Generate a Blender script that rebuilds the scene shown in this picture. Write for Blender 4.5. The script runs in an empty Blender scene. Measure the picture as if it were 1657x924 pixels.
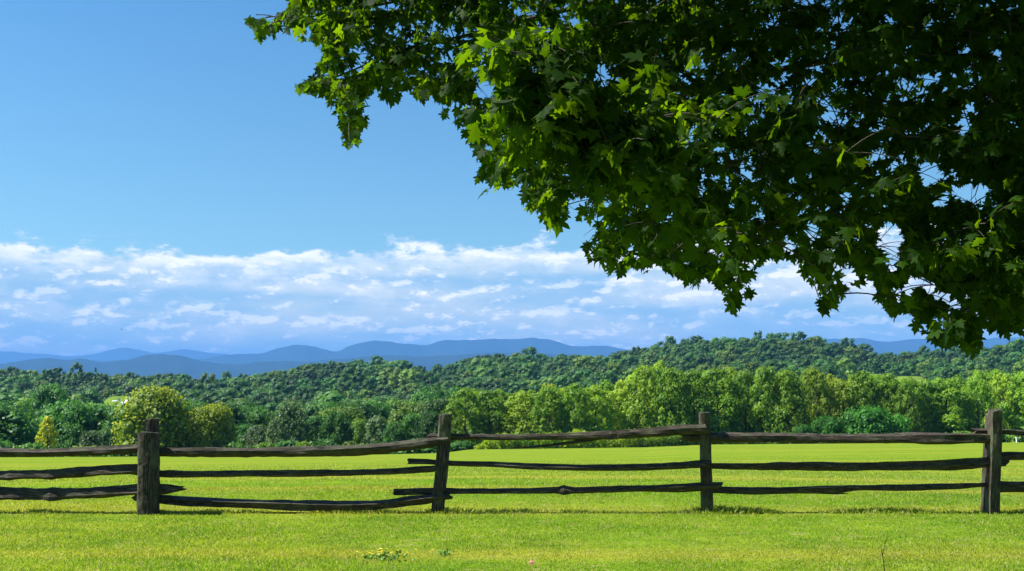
import bpy, math, random
import numpy as np
from mathutils import Vector, Matrix

rng = np.random.default_rng(7)
random.seed(7)
scene = bpy.context.scene
COL = scene.collection
PI = math.pi

# ------------------------------------------------------------------ camera frame
W0, H0, F0 = 1657.0, 924.0, 1611.0
EYE = 1.6
PITCH = math.atan((617.0 - 462.0) / F0)
CP, SP = math.cos(PITCH), math.sin(PITCH)


def ray(px, py):
    u = (px - W0 / 2) / F0
    v = (H0 / 2 - py) / F0
    return np.array([u, CP - SP * v, SP + CP * v])


def at(px, py, y):
    """world point seen at photo pixel (px,py) at forward distance y"""
    r = ray(px, py)
    return np.array([0, 0, EYE]) + r * (y / r[1])


def project(P):
    P = np.asarray(P, float)
    x, y, z = P[..., 0], P[..., 1], P[..., 2] - EYE
    dep = y * CP + z * SP
    up = -y * SP + z * CP
    dep = np.where(dep < 0.05, 0.05, dep)
    return W0 / 2 + F0 * x / dep, H0 / 2 - F0 * up / dep, dep


def tan_el(py):
    r = ray(W0 / 2, py)
    return r[2] / r[1]


# ------------------------------------------------------------------ helpers
def mesh_np(name, V, F, mats=(), attrs=None, smooth=False, mat_idx=None):
    V = np.ascontiguousarray(V, dtype=np.float32)
    F = np.ascontiguousarray(F, dtype=np.int32)
    me = bpy.data.meshes.new(name)
    k = F.shape[1]
    me.vertices.add(len(V)); me.vertices.foreach_set('co', V.ravel())
    me.loops.add(F.size); me.loops.foreach_set('vertex_index', F.ravel())
    me.polygons.add(len(F))
    me.polygons.foreach_set('loop_start', np.arange(0, F.size, k, dtype=np.int32))
    if mat_idx is not None:
        me.polygons.foreach_set('material_index', np.asarray(mat_idx, np.int32))
    me.polygons.foreach_set('use_smooth', np.full(len(F), smooth))
    for m in mats:
        me.materials.append(m)
    if attrs:
        for an, av in attrs.items():
            a = me.attributes.new(an, 'FLOAT', 'POINT')
            a.data.foreach_set('value', np.ascontiguousarray(av, np.float32))
    me.update(calc_edges=True)
    return me


def link(name, me, parent=None):
    o = bpy.data.objects.new(name, me)
    COL.objects.link(o)
    if parent is not None:
        o.parent = parent
    return o


def tag(o, label=None, cat=None, group=None, kind=None):
    if label: o['label'] = label
    if cat: o['category'] = cat
    if group: o['group'] = group
    if kind: o['kind'] = kind
    return o


def empty(name, loc, rz=0.0):
    o = bpy.data.objects.new(name, None)
    COL.objects.link(o)
    o.location = loc
    o.rotation_euler = (0, 0, rz)
    o.empty_display_size = 0.3
    return o


class Tris:
    """collect vertex/face arrays (quads; triangles repeat nothing - separate k)"""
    def __init__(self, k):
        self.k = k; self.V = []; self.F = []; self.n = 0; self.A = []

    def add(self, V, F, a=0.0):
        V = np.asarray(V, float); F = np.asarray(F, int)
        self.V.append(V); self.F.append(F + self.n); self.n += len(V)
        self.A.append(np.full(len(V), a) if np.isscalar(a) else np.asarray(a))

    def arrays(self):
        return np.concatenate(self.V), np.concatenate(self.F), np.concatenate(self.A)


def frames_along(P):
    P = np.asarray(P, float)
    T = np.gradient(P, axis=0)
    T /= np.linalg.norm(T, axis=1)[:, None] + 1e-9
    ref = np.array([0, 0, 1.0]) if abs(T[0][2]) < 0.9 else np.array([1.0, 0, 0])
    N = []
    n = ref - T[0] * ref.dot(T[0]); n /= np.linalg.norm(n)
    for t in T:
        n = n - t * n.dot(t); n /= np.linalg.norm(n) + 1e-9
        N.append(n.copy())
    N = np.array(N)
    B = np.cross(T, N)
    return T, N, B


def tube(P, R, sides=6, closed_ends=False):
    P = np.asarray(P, float); R = np.asarray(R, float)
    T, N, B = frames_along(P)
    a = np.linspace(0, 2 * PI, sides, endpoint=False)
    V = (P[:, None, :] + R[:, None, None] * (np.cos(a)[None, :, None] * N[:, None, :] + np.sin(a)[None, :, None] * B[:, None, :])).reshape(-1, 3)
    F = []
    for i in range(len(P) - 1):
        for j in range(sides):
            F.append((i * sides + j, i * sides + (j + 1) % sides, (i + 1) * sides + (j + 1) % sides, (i + 1) * sides + j))
    return V, np.array(F)


def smooth_path(pts, n):
    pts = np.asarray(pts, float)
    d = np.r_[0, np.cumsum(np.linalg.norm(np.diff(pts, axis=0), axis=1))]
    t = np.linspace(0, d[-1], n)
    P = np.stack([np.interp(t, d, pts[:, i]) for i in range(pts.shape[1])], 1)
    for _ in range(3):
        P[1:-1] = (P[:-2] + 2 * P[1:-1] + P[2:]) / 4
    return P


def vnoise1(x, seed=0):
    """smooth 1-D value noise in [-1,1]"""
    x = np.asarray(x, float)
    i = np.floor(x).astype(int); f = x - i
    def h(k): return np.sin(k * 127.1 + seed * 311.7) * 43758.5453 % 1.0
    f = f * f * (3 - 2 * f)
    return (h(i) * (1 - f) + h(i + 1) * f) * 2 - 1


def vnoise2(x, y, seed=0):
    x = np.asarray(x, float); y = np.asarray(y, float)
    i = np.floor(x).astype(int); j = np.floor(y).astype(int)
    f = x - i; g = y - j
    f = f * f * (3 - 2 * f); g = g * g * (3 - 2 * g)
    def h(a, b): return np.sin(a * 127.1 + b * 269.5 + seed * 74.7) * 43758.5453 % 1.0
    return ((h(i, j) * (1 - f) + h(i + 1, j) * f) * (1 - g) + (h(i, j + 1) * (1 - f) + h(i + 1, j + 1) * f) * g) * 2 - 1


def unit(v):
    return v / (np.linalg.norm(v, axis=-1, keepdims=True) + 1e-9)


# ------------------------------------------------------------------ node helpers
def new_mat(name):
    m = bpy.data.materials.new(name); m.use_nodes = True
    nt = m.node_tree; nt.nodes.clear()
    out = nt.nodes.new('ShaderNodeOutputMaterial')
    return m, nt, out


def N(nt, t, **kw):
    n = nt.nodes.new(t)
    for k, v in kw.items():
        setattr(n, k, v)
    return n


def setin(nt, sock, v):
    if hasattr(v, 'is_output') or isinstance(v, bpy.types.NodeSocket):
        nt.links.new(v, sock)
    else:
        sock.default_value = v


def math_(nt, op, a, b=None, c=None, clamp=False):
    n = N(nt, 'ShaderNodeMath', operation=op, use_clamp=clamp)
    setin(nt, n.inputs[0], a)
    if b is not None: setin(nt, n.inputs[1], b)
    if c is not None: setin(nt, n.inputs[2], c)
    return n.outputs[0]


def mixc(nt, f, a, b, blend='MIX'):
    n = N(nt, 'ShaderNodeMix', data_type='RGBA', blend_type=blend)
    setin(nt, n.inputs[0], f)
    for s, v in ((n.inputs[6], a), (n.inputs[7], b)):
        if isinstance(v, (tuple, list)) and len(v) == 3: v = (*v, 1)
        setin(nt, s, v)
    return n.outputs[2]


def noise(nt, vec, scale, detail=3, rough=0.5, w=None):
    n = N(nt, 'ShaderNodeTexNoise')
    nt.links.new(vec, n.inputs['Vector'])
    n.inputs['Scale'].default_value = scale
    n.inputs['Detail'].default_value = detail
    n.inputs['Roughness'].default_value = rough
    return n.outputs['Fac']


def maprange(nt, v, a, b, c=0.0, d=1.0, smooth=True):
    n = N(nt, 'ShaderNodeMapRange', interpolation_type='SMOOTHSTEP' if smooth else 'LINEAR')
    setin(nt, n.inputs[0], v)
    for i, x in enumerate((a, b, c, d)):
        setin(nt, n.inputs[i + 1], x)
    return n.outputs[0]


def mapping(nt, vec, scale=(1, 1, 1), loc=(0, 0, 0)):
    n = N(nt, 'ShaderNodeMapping')
    nt.links.new(vec, n.inputs[0])
    n.inputs['Scale'].default_value = scale
    n.inputs['Location'].default_value = loc
    return n.outputs[0]


def leaf_surface(nt, out, color, trans=0.35, tcol_gain=(1.6, 1.5, 0.6), rough=0.55, spec=0.3):
    p = N(nt, 'ShaderNodeBsdfPrincipled')
    setin(nt, p.inputs['Base Color'], color)
    p.inputs['Roughness'].default_value = rough
    p.inputs['Specular IOR Level'].default_value = spec
    t = N(nt, 'ShaderNodeBsdfTranslucent')
    tc = mixc(nt, 1.0, color, tcol_gain, 'MULTIPLY')
    nt.links.new(tc, t.inputs[0])
    mx = N(nt, 'ShaderNodeMixShader'); mx.inputs[0].default_value = trans
    nt.links.new(p.outputs[0], mx.inputs[1]); nt.links.new(t.outputs[0], mx.inputs[2])
    nt.links.new(mx.outputs[0], out.inputs[0])


def foliage_mat(name, dark, mid, warm, trans=0.35, use_obj=True, warm_amt=0.35, gain=(1.6, 1.5, 0.6), vr=(0.62, 1.25)):
    """per-leaf 'leaf' attribute + per-tree 'tree' attribute or object random"""
    m, nt, out = new_mat(name)
    a = N(nt, 'ShaderNodeAttribute'); a.attribute_name = 'leaf'
    if use_obj:
        oi = N(nt, 'ShaderNodeObjectInfo'); tr = oi.outputs['Random']
    else:
        b = N(nt, 'ShaderNodeAttribute'); b.attribute_name = 'tree'; tr = b.outputs['Fac']
    c = mixc(nt, a.outputs['Fac'], dark, mid)
    h = math_(nt, 'MULTIPLY', tr, 7.31); h = math_(nt, 'FRACT', h)
    w = maprange(nt, h, 1.0 - warm_amt, 1.0)
    c = mixc(nt, math_(nt, 'MULTIPLY', w, 0.8), c, warm)
    v = maprange(nt, math_(nt, 'FRACT', math_(nt, 'MULTIPLY', tr, 3.17)), 0, 1, vr[0], vr[1], smooth=False)
    gz_ = N(nt, 'ShaderNodeNewGeometry')
    zone = noise(nt, mapping(nt, gz_.outputs['Position'], (0.016, 0.016, 0.016)), 1.0, 3, 0.55)
    v = math_(nt, 'MULTIPLY', v, maprange(nt, zone, 0.35, 0.65, 0.68, 1.28))
    vm = N(nt, 'ShaderNodeVectorMath', operation='SCALE')
    nt.links.new(c, vm.inputs[0]); nt.links.new(v, vm.inputs['Scale'])
    leaf_surface(nt, out, vm.outputs[0], trans, gain)
    return m


# ------------------------------------------------------------------ materials
M = {}
M['woods'] = foliage_mat('woods_foliage', (0.034, 0.105, 0.022), (0.070, 0.180, 0.028), (0.15, 0.24, 0.03), use_obj=False)
M['broadleaf'] = foliage_mat('broadleaf_foliage', (0.024, 0.100, 0.018), (0.085, 0.235, 0.026), (0.17, 0.28, 0.024))
M['poplar'] = foliage_mat('poplar_foliage', (0.070, 0.190, 0.018), (0.245, 0.400, 0.026), (0.31, 0.41, 0.030), trans=0.45, vr=(0.88, 1.06))
M['conifer'] = foliage_mat('conifer_foliage', (0.015, 0.05, 0.02), (0.03, 0.085, 0.03), (0.04, 0.1, 0.035), trans=0.15)
M['round_maple'] = foliage_mat('round_maple_foliage', (0.045, 0.13, 0.010), (0.34, 0.38, 0.014), (0.38, 0.38, 0.014), trans=0.4, vr=(0.95, 1.2))
M['golden'] = foliage_mat('golden_foliage', (0.22, 0.28, 0.012), (0.48, 0.50, 0.02), (0.32, 0.3, 0.02), trans=0.35)
M['sumac'] = foliage_mat('sumac_foliage', (0.05, 0.20, 0.02), (0.10, 0.38, 0.03), (0.12, 0.38, 0.03), trans=0.4)
M['grey_leaf'] = foliage_mat('silvery_foliage', (0.05, 0.105, 0.04), (0.105, 0.18, 0.07), (0.11, 0.18, 0.07))

m, nt, out = new_mat('tree_bark')
tc = N(nt, 'ShaderNodeTexCoord')
n1 = noise(nt, mapping(nt, tc.outputs['Object'], (9, 9, 2)), 3, 5, 0.6)
c = mixc(nt, n1, (0.018, 0.014, 0.010), (0.075, 0.058, 0.045))
p = N(nt, 'ShaderNodeBsdfPrincipled'); nt.links.new(c, p.inputs['Base Color']); p.inputs['Roughness'].default_value = 0.9
bp = N(nt, 'ShaderNodeBump'); bp.inputs['Strength'].default_value = 0.6; bp.inputs['Distance'].default_value = 0.03
nt.links.new(n1, bp.inputs['Height']); nt.links.new(bp.outputs[0], p.inputs['Normal'])
nt.links.new(p.outputs[0], out.inputs[0]); M['bark'] = m

# weathered split wood: grain runs along local X of each rail / post
def wood_mat(name, green):
    m, nt, out = new_mat(name)
    tc = N(nt, 'ShaderNodeTexCoord'); oi = N(nt, 'ShaderNodeObjectInfo')
    off = N(nt, 'ShaderNodeVectorMath', operation='SCALE'); off.inputs[0].default_value = (37.0, 19.0, 11.0)
    nt.links.new(oi.outputs['Random'], off.inputs['Scale'])
    ad = N(nt, 'ShaderNodeVectorMath', operation='ADD')
    nt.links.new(tc.outputs['Object'], ad.inputs[0]); nt.links.new(off.outputs[0], ad.inputs[1])
    base = ad.outputs[0]
    fine = noise(nt, mapping(nt, base, (1.6, 38, 38)), 4, 6, 0.62)
    wide = noise(nt, mapping(nt, base, (0.8, 9, 9)), 3, 4, 0.55)
    blot = noise(nt, mapping(nt, base, (2.5, 3, 3)), 2.2, 4, 0.6)
    c = mixc(nt, maprange(nt, fine, 0.45, 0.80), (0.010, 0.0075, 0.005), (0.27, 0.21, 0.155))
    c = mixc(nt, maprange(nt, wide, 0.45, 0.7), c, (0.042, 0.029, 0.018))
    c = mixc(nt, math_(nt, 'MULTIPLY', maprange(nt, blot, 0.45, 0.66), green), c, (0.090, 0.105, 0.052))
    spec = noise(nt, mapping(nt, base, (10, 12, 12)), 5, 2, 0.5)
    c = mixc(nt, maprange(nt, spec, 0.70, 0.76), c, (0.13, 0.15, 0.11))
    p = N(nt, 'ShaderNodeBsdfPrincipled'); nt.links.new(c, p.inputs['Base Color'])
    p.inputs['Roughness'].default_value = 0.82; p.inputs['Specular IOR Level'].default_value = 0.35
    hsum = math_(nt, 'ADD', math_(nt, 'MULTIPLY', fine, 0.7), wide)
    bp = N(nt, 'ShaderNodeBump'); bp.inputs['Strength'].default_value = 0.9; bp.inputs['Distance'].default_value = 0.012
    nt.links.new(hsum, bp.inputs['Height']); nt.links.new(bp.outputs[0], p.inputs['Normal'])
    nt.links.new(p.outputs[0], out.inputs[0])
    return m
M['rail'] = wood_mat('weathered_rail_wood', 0.35)
M['post'] = wood_mat('weathered_post_wood', 0.75)


def lawn_color(nt, pos):
    big = noise(nt, mapping(nt, pos, (0.035, 0.11, 0)), 1.0, 4, 0.55)
    mow = noise(nt, mapping(nt, pos, (0.02, 0.5, 0)), 1.0, 2, 0.5)
    mid = noise(nt, mapping(nt, pos, (0.55, 1.0, 0)), 1.0, 4, 0.65)
    sm = noise(nt, mapping(nt, pos, (3.5, 5.0, 0)), 1.0, 3, 0.6)
    c = mixc(nt, maprange(nt, mid, 0.3, 0.7), (0.172, 0.295, 0.020), (0.315, 0.400, 0.036))
    clov = noise(nt, mapping(nt, pos, (1.3, 2.0, 0), (4, 7, 0)), 1.0, 5, 0.65)
    c = mixc(nt, math_(nt, 'MULTIPLY', maprange(nt, clov, 0.52, 0.68), 0.65), c, (0.115, 0.235, 0.020))
    c = mixc(nt, math_(nt, 'MULTIPLY', maprange(nt, big, 0.38, 0.66), 0.6), c, (0.150, 0.310, 0.012))
    c = mixc(nt, math_(nt, 'MULTIPLY', maprange(nt, mow, 0.48, 0.66), 0.75), c, (0.38, 0.39, 0.05))
    c = mixc(nt, math_(nt, 'MULTIPLY', maprange(nt, sm, 0.54, 0.74), 0.6), c, (0.46, 0.42, 0.16))
    return c

# ground: lawn near, meadow clearings and woodland floor beyond, by position
m, nt, out = new_mat('ground_cover')
g = N(nt, 'ShaderNodeNewGeometry'); pos = g.outputs['Position']
lc = lawn_color(nt, pos)
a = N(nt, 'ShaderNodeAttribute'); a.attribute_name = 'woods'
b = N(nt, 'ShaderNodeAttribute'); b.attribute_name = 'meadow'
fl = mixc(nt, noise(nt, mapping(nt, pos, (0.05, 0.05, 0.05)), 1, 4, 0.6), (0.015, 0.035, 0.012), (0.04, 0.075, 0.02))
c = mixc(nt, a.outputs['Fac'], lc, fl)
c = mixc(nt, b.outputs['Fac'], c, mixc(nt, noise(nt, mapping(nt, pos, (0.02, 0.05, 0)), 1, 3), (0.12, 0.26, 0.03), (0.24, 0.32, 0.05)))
fine = noise(nt, mapping(nt, pos, (14, 18, 14)), 1, 3, 0.7)
vm = N(nt, 'ShaderNodeVectorMath', operation='SCALE'); nt.links.new(c, vm.inputs[0])
nt.links.new(maprange(nt, fine, 0.25, 0.75, 0.40, 0.76), vm.inputs['Scale'])
p = N(nt, 'ShaderNodeBsdfPrincipled'); nt.links.new(vm.outputs[0], p.inputs['Base Color'])
p.inputs['Roughness'].default_value = 1.0; p.inputs['Specular IOR Level'].default_value = 0.0
bp = N(nt, 'ShaderNodeBump'); bp.inputs['Strength'].default_value = 0.7; bp.inputs['Distance'].default_value = 0.05
nt.links.new(noise(nt, mapping(nt, pos, (7, 9, 7)), 1, 4, 0.7), bp.inputs['Height']); nt.links.new(bp.outputs[0], p.inputs['Normal'])
nt.links.new(p.outputs[0], out.inputs[0]); M['ground'] = m

m, nt, out = new_mat('grass_blades')
g = N(nt, 'ShaderNodeNewGeometry'); lc = lawn_color(nt, g.outputs['Position'])
a = N(nt, 'ShaderNodeAttribute'); a.attribute_name = 'leaf'
vm = N(nt, 'ShaderNodeVectorMath', operation='SCALE'); nt.links.new(lc, vm.inputs[0])
nt.links.new(maprange(nt, a.outputs['Fac'], 0, 1, 0.7, 1.35, smooth=False), vm.inputs['Scale'])
c = mixc(nt, maprange(nt, a.outputs['Fac'], 0.86, 0.92), vm.outputs[0], (0.50, 0.46, 0.22))
leaf_surface(nt, out, c, 0.45, (1.5, 1.4, 0.8), 0.5, 0.25)
M['grass'] = m

m, nt, out = new_mat('mountain_forest')
g = N(nt, 'ShaderNodeNewGeometry')
nn = noise(nt, mapping(nt, g.outputs['Position'], (0.004, 0.004, 0.008)), 1, 6, 0.65)
c = mixc(nt, nn, (0.004, 0.014, 0.012), (0.030, 0.055, 0.034))
p = N(nt, 'ShaderNodeBsdfPrincipled'); nt.links.new(c, p.inputs['Base Color']); p.inputs['Roughness'].default_value = 1
p.inputs['Specular IOR Level'].default_value = 0
nt.links.new(p.outputs[0], out.inputs[0]); M['mountain'] = m

# maple leaf
m, nt, out = new_mat('maple_leaf')
a = N(nt, 'ShaderNodeAttribute'); a.attribute_name = 'leaf'
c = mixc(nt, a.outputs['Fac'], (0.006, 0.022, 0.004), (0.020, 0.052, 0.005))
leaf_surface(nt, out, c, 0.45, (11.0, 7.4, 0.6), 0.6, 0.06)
M['maple_leaf'] = m


def plain(name, col, rough=0.7, var=0.25, scale=6):
    m, nt, out = new_mat(name)
    tc = N(nt, 'ShaderNodeTexCoord')
    nn = noise(nt, tc.outputs['Object'], scale, 4, 0.6)
    d = tuple(x * (1 - var) for x in col); e = tuple(min(1, x * (1 + var * 0.6)) for x in col)
    p = N(nt, 'ShaderNodeBsdfPrincipled'); nt.links.new(mixc(nt, nn, d, e), p.inputs['Base Color'])
    p.inputs['Roughness'].default_value = rough
    nt.links.new(p.outputs[0], out.inputs[0])
    return m
M['white'] = plain('white_clapboard', (0.8, 0.8, 0.78), 0.6, 0.12, 1)
M['roof'] = plain('pale_metal_roof', (0.62, 0.63, 0.66), 0.8, 0.3, 2)
M['glass'] = plain('window_glass', (0.03, 0.04, 0.05), 0.1, 0.1, 1)
M['red'] = plain('red_plastic', (0.65, 0.06, 0.03), 0.45, 0.15, 8)
M['whitepost'] = plain('white_paint', (0.75, 0.75, 0.7), 0.6, 0.15, 9)
M['twig'] = plain('dry_twig', (0.045, 0.032, 0.022), 0.85, 0.4, 20)
M['deadleaf'] = plain('dead_leaf', (0.42, 0.22, 0.10), 0.7, 0.35, 30)
M['flower'] = plain('yellow_petal', (0.8, 0.6, 0.01), 0.6, 0.15, 30)
M['bird'] = plain('dark_feather', (0.02, 0.02, 0.022), 0.7, 0.3, 8)
M['weedleaf'] = plain('weed_leaf', (0.08, 0.22, 0.015), 0.6, 0.3, 20)

# ------------------------------------------------------------------ terrain
def tbl(*a):
    a = np.array(a, float); return a[:, 0], a[:, 1]

RIDGE = tbl((-250, 607), (0, 599), (60, 599), (160, 605), (230, 612), (330, 613), (390, 609), (430, 606), (480, 594), (530, 587), (600, 584), (640, 580),
            (670, 588), (690, 600), (720, 592), (770, 577), (800, 574), (860, 573), (940, 574), (1000, 570), (1050, 560), (1110, 550), (1200, 546),
            (1260, 545), (1340, 550), (1370, 558), (1400, 570), (1430, 577), (1460, 571), (1500, 564), (1560, 559), (1657, 555), (1900, 552))
EDGE = tbl((-250, 739), (0, 738), (220, 737), (420, 735), (600, 734), (740, 731), (1040, 727), (1150, 722), (1400, 720), (1657, 718), (1900, 717))
C600 = tbl((-250, 634), (0, 632), (230, 636), (400, 634), (550, 622), (700, 620), (850, 612), (1000, 604), (1100, 600), (1380, 604), (1500, 600), (1657, 592), (1900, 590))
C350 = tbl((-250, 664), (0, 662), (230, 664), (400, 660), (700, 656), (1000, 640), (1657, 632), (1900, 632))
C200 = tbl((-250, 702), (0, 700), (400, 696), (640, 690), (760, 668), (1000, 660), (1657, 650), (1900, 650))
TREE_H = 13.0
CLEARINGS = [(198, 500.0, 643, 34, 32), (1410, 610.0, 607, 36, 26), (1475, 600.0, 611, 30, 26)]   # px, distance, py, half-width px, half depth m


def column(x, y):
    az = np.arctan2(x, y)
    az = np.clip(az, -0.58, 0.58)
    return W0 / 2 + F0 / CP * np.tan(az), np.cos(az)


def ground_raw(d, px, ca):
    def g(T, dd, tree):
        py = np.interp(px, *T)
        te = (SP + CP * (H0 / 2 - py) / F0) / (CP - SP * (H0 / 2 - py) / F0)
        return EYE + te * dd * ca - tree
    K = [0, 14, 20, 30, 60, 142, 165, 205, 350, 600, 880, 1200, 3000, 9000, 60000]
    e = g(EDGE, 142, 0)
    edge165 = np.where(px > 700, e - 0.8, e - 3.5)
    e165 = e - 3.6 + np.clip((px - 660) / 100, 0, 1) * 3.0
    r = g(RIDGE, 880, TREE_H)
    Z = [np.zeros_like(px), np.zeros_like(px), np.full_like(px, -0.2), np.full_like(px, -1.0), e * 0.36 - 0.2, e, e165,
         g(C200, 205, TREE_H), g(C350, 350, TREE_H), g(C600, 600, TREE_H), r, r - 22, np.full_like(px, -32), np.full_like(px, -34), np.full_like(px, -36)]
    Z = np.stack(Z, 0)
    out = np.zeros_like(px)
    for i in range(len(K) - 1):
        mk = (d >= K[i]) & (d < K[i + 1])
        t = (d - K[i]) / (K[i + 1] - K[i])
        out = np.where(mk, Z[i] * (1 - t) + Z[i + 1] * t, out)
    return np.where(d >= K[-1], Z[-1], out)


def ground_z(x, y):
    x = np.asarray(x, float); y = np.asarray(y, float)
    px, ca = column(x, y)
    d = np.hypot(x, y)
    z = 0
    S = (0.86, 0.93, 1.0, 1.07, 1.14)
    wd = np.clip((340 - d) / 100, 0.3, 1.0)
    for s in S:
        z = z + ground_raw(np.minimum(d * (1 + (s - 1) * wd), 59000), px, ca)
    z = z / len(S)
    # keep the fence zone level
    z = z * np.clip((d - 13.0) / 4.0, 0, 1) ** 1.5
    z = z + np.clip((d - 260) / 120, 0, 1) * np.clip((860 - d) / 60, 0, 1) * (4.5 * vnoise2(x / 75 + 3, y / 70, 31) + 2.0 * vnoise2(x / 33, y / 31, 32))
    for cpx, cd, cpy, hw, hd in CLEARINGS:
        v = (H0 / 2 - (cpy - 6.0 * np.clip((d - cd) / hd, -1, 1))) / F0
        te = (SP + CP * v) / (CP - SP * v)
        target = EYE + te * d * ca
        w = np.exp(-((px - cpx) / (hw * 1.3)) ** 4 - ((d - cd) / (hd * 1.4)) ** 4)
        z = z + np.maximum(target - z, 0) * w
    return z


def clearing_mask(x, y, grow=1.0):
    px, ca = column(x, y); d = np.hypot(x, y)
    mm = np.zeros_like(d)
    for cpx, cd, cpy, hw, hd in CLEARINGS:
        mm = np.maximum(mm, ((np.abs(px - cpx) < hw * grow) & (np.abs(d - cd) < hd * grow)).astype(float))
    return mm


RAD = np.r_[0.02, np.geomspace(1.0, 30, 60), np.geomspace(30, 1300, 240)[1:], np.geomspace(1300, 27000, 40)[1:]]
ANG = np.r_[np.linspace(-PI, -0.65, 50)[:-1], np.linspace(-0.65, 0.65, 300)[:-1], np.linspace(0.65, PI, 50)[:-1]]
RR, AA = np.meshgrid(RAD, ANG, indexing='ij')
GX, GY = RR * np.sin(AA), RR * np.cos(AA)
GZ = ground_z(GX, GY)
na = len(ANG)
idx = np.arange(RR.size).reshape(RR.shape)
q = np.stack([idx[:-1, :], np.roll(idx, -1, 1)[:-1, :], np.roll(idx, -1, 1)[1:, :], idx[1:, :]], -1).reshape(-1, 4)
q = q[:, ::-1]
gpx, _ = column(GX, GY)
mead = clearing_mask(GX, GY, 1.5)
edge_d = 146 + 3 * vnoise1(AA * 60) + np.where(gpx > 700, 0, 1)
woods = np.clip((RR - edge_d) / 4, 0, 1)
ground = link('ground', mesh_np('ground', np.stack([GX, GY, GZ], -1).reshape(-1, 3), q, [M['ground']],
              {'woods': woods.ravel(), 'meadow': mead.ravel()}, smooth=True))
tag(ground, 'sunlit green lawn running down to the woods and on to the horizon', None, kind='structure')

# ------------------------------------------------------------------ mountains
def mountains(name, dist, pts, label, seed, depth=0.16):
    X, Y = tbl(*pts)
    px = np.arange(-420, 2080, 4.0)
    py = np.interp(px, X, Y)
    k = np.exp(-np.linspace(-1.3, 1.3, 5) ** 2); k /= k.sum()
    py = np.convolve(np.pad(py, 2, mode='edge'), k, 'valid')
    py = py + 0.9 * vnoise1(px / 21, seed) + 0.45 * vnoise1(px / 8, seed + 3)
    rows = []
    prof = [(-1.0, 0.0), (-0.8, 0.10), (-0.6, 0.26), (-0.42, 0.48), (-0.26, 0.70), (-0.13, 0.88), (0, 1.0), (0.15, 0.86), (0.4, 0.5), (1.0, 0.0)]
    for i, (t, hh) in enumerate(prof):
        d = dist * (1 + t * depth)
        r0 = np.stack([ray(a_, b_) for a_, b_ in zip(px, py)])
        top = EYE + r0[:, 2] / r0[:, 1] * dist
        spur = 0.20 * vnoise1(px / 46 + i * 0.13, seed + 5) + 0.14 * vnoise1(px / 17 + i * 0.2, seed + 6)
        h = hh + spur * hh * (1 - hh) * 1.6
        z = -40 + (top + 40) * h
        rows.append(np.stack([r0[:, 0] / r0[:, 1] * d, np.full_like(px, d), z], 1))
    V = np.array(rows); n = len(px)
    idx = np.arange(len(rows) * n).reshape(len(rows), n)
    F = np.stack([idx[:-1, :-1], idx[:-1, 1:], idx[1:, 1:], idx[1:, :-1]], -1).reshape(-1, 4)
    o = link(name, mesh_np(name, V.reshape(-1, 3), F, [M['mountain']], smooth=True))
    tag(o, label, None, kind='structure')
    return o

mountains('mountains', 20000, [(-420, 572), (-50, 566), (0, 568), (60, 572), (105, 577), (150, 574), (180, 566), (200, 562), (225, 566), (250, 571), (280, 567), (310, 566), (345, 572), (370, 574),
          (420, 576), (600, 578), (900, 585), (1200, 566), (1290, 556), (1320, 555), (1400, 560), (1657, 560), (2080, 560)], 'farthest palest blue mountain range on the left horizon', 3, 0.10)
mountains('mountains', 13500, [(-420, 590), (0, 590), (90, 586), (150, 583), (240, 582), (330, 580), (360, 575), (400, 573), (430, 571), (453, 562), (478, 558), (508, 561), (545, 570), (566, 559),
          (606, 550), (650, 555), (690, 558), (718, 550), (780, 549.5), (860, 547), (893, 549), (925, 560), (985, 560), (1010, 566), (1100, 570), (1250, 556), (1290, 549), (1340, 548), (1400, 548), (1432, 554),
          (1480, 548), (1540, 549), (1657, 546), (2080, 552)], 'long blue mountain range with twin humps behind the middle woods', 11, 0.14)
mountains('mountains', 9000, [(-420, 590), (-40, 586), (0, 590), (40, 583), (70, 578), (110, 583), (135, 580), (165, 587), (205, 582), (235, 575), (265, 573), (295, 576), (330, 586), (380, 590),
          (440, 584), (500, 585), (560, 580), (620, 575), (700, 577), (780, 571), (860, 570), (930, 575), (1020, 580), (1200, 580), (1657, 575), (2080, 580)], 'nearer darker blue foothills below the mountain range', 23, 0.16)

# ------------------------------------------------------------------ fence
FY = 1.6 / -tan_el(830.0)          # forward distance of the fence line


def fence_pt(px, py, dy=0.0):
    return at(px, py, FY + dy)


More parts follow.
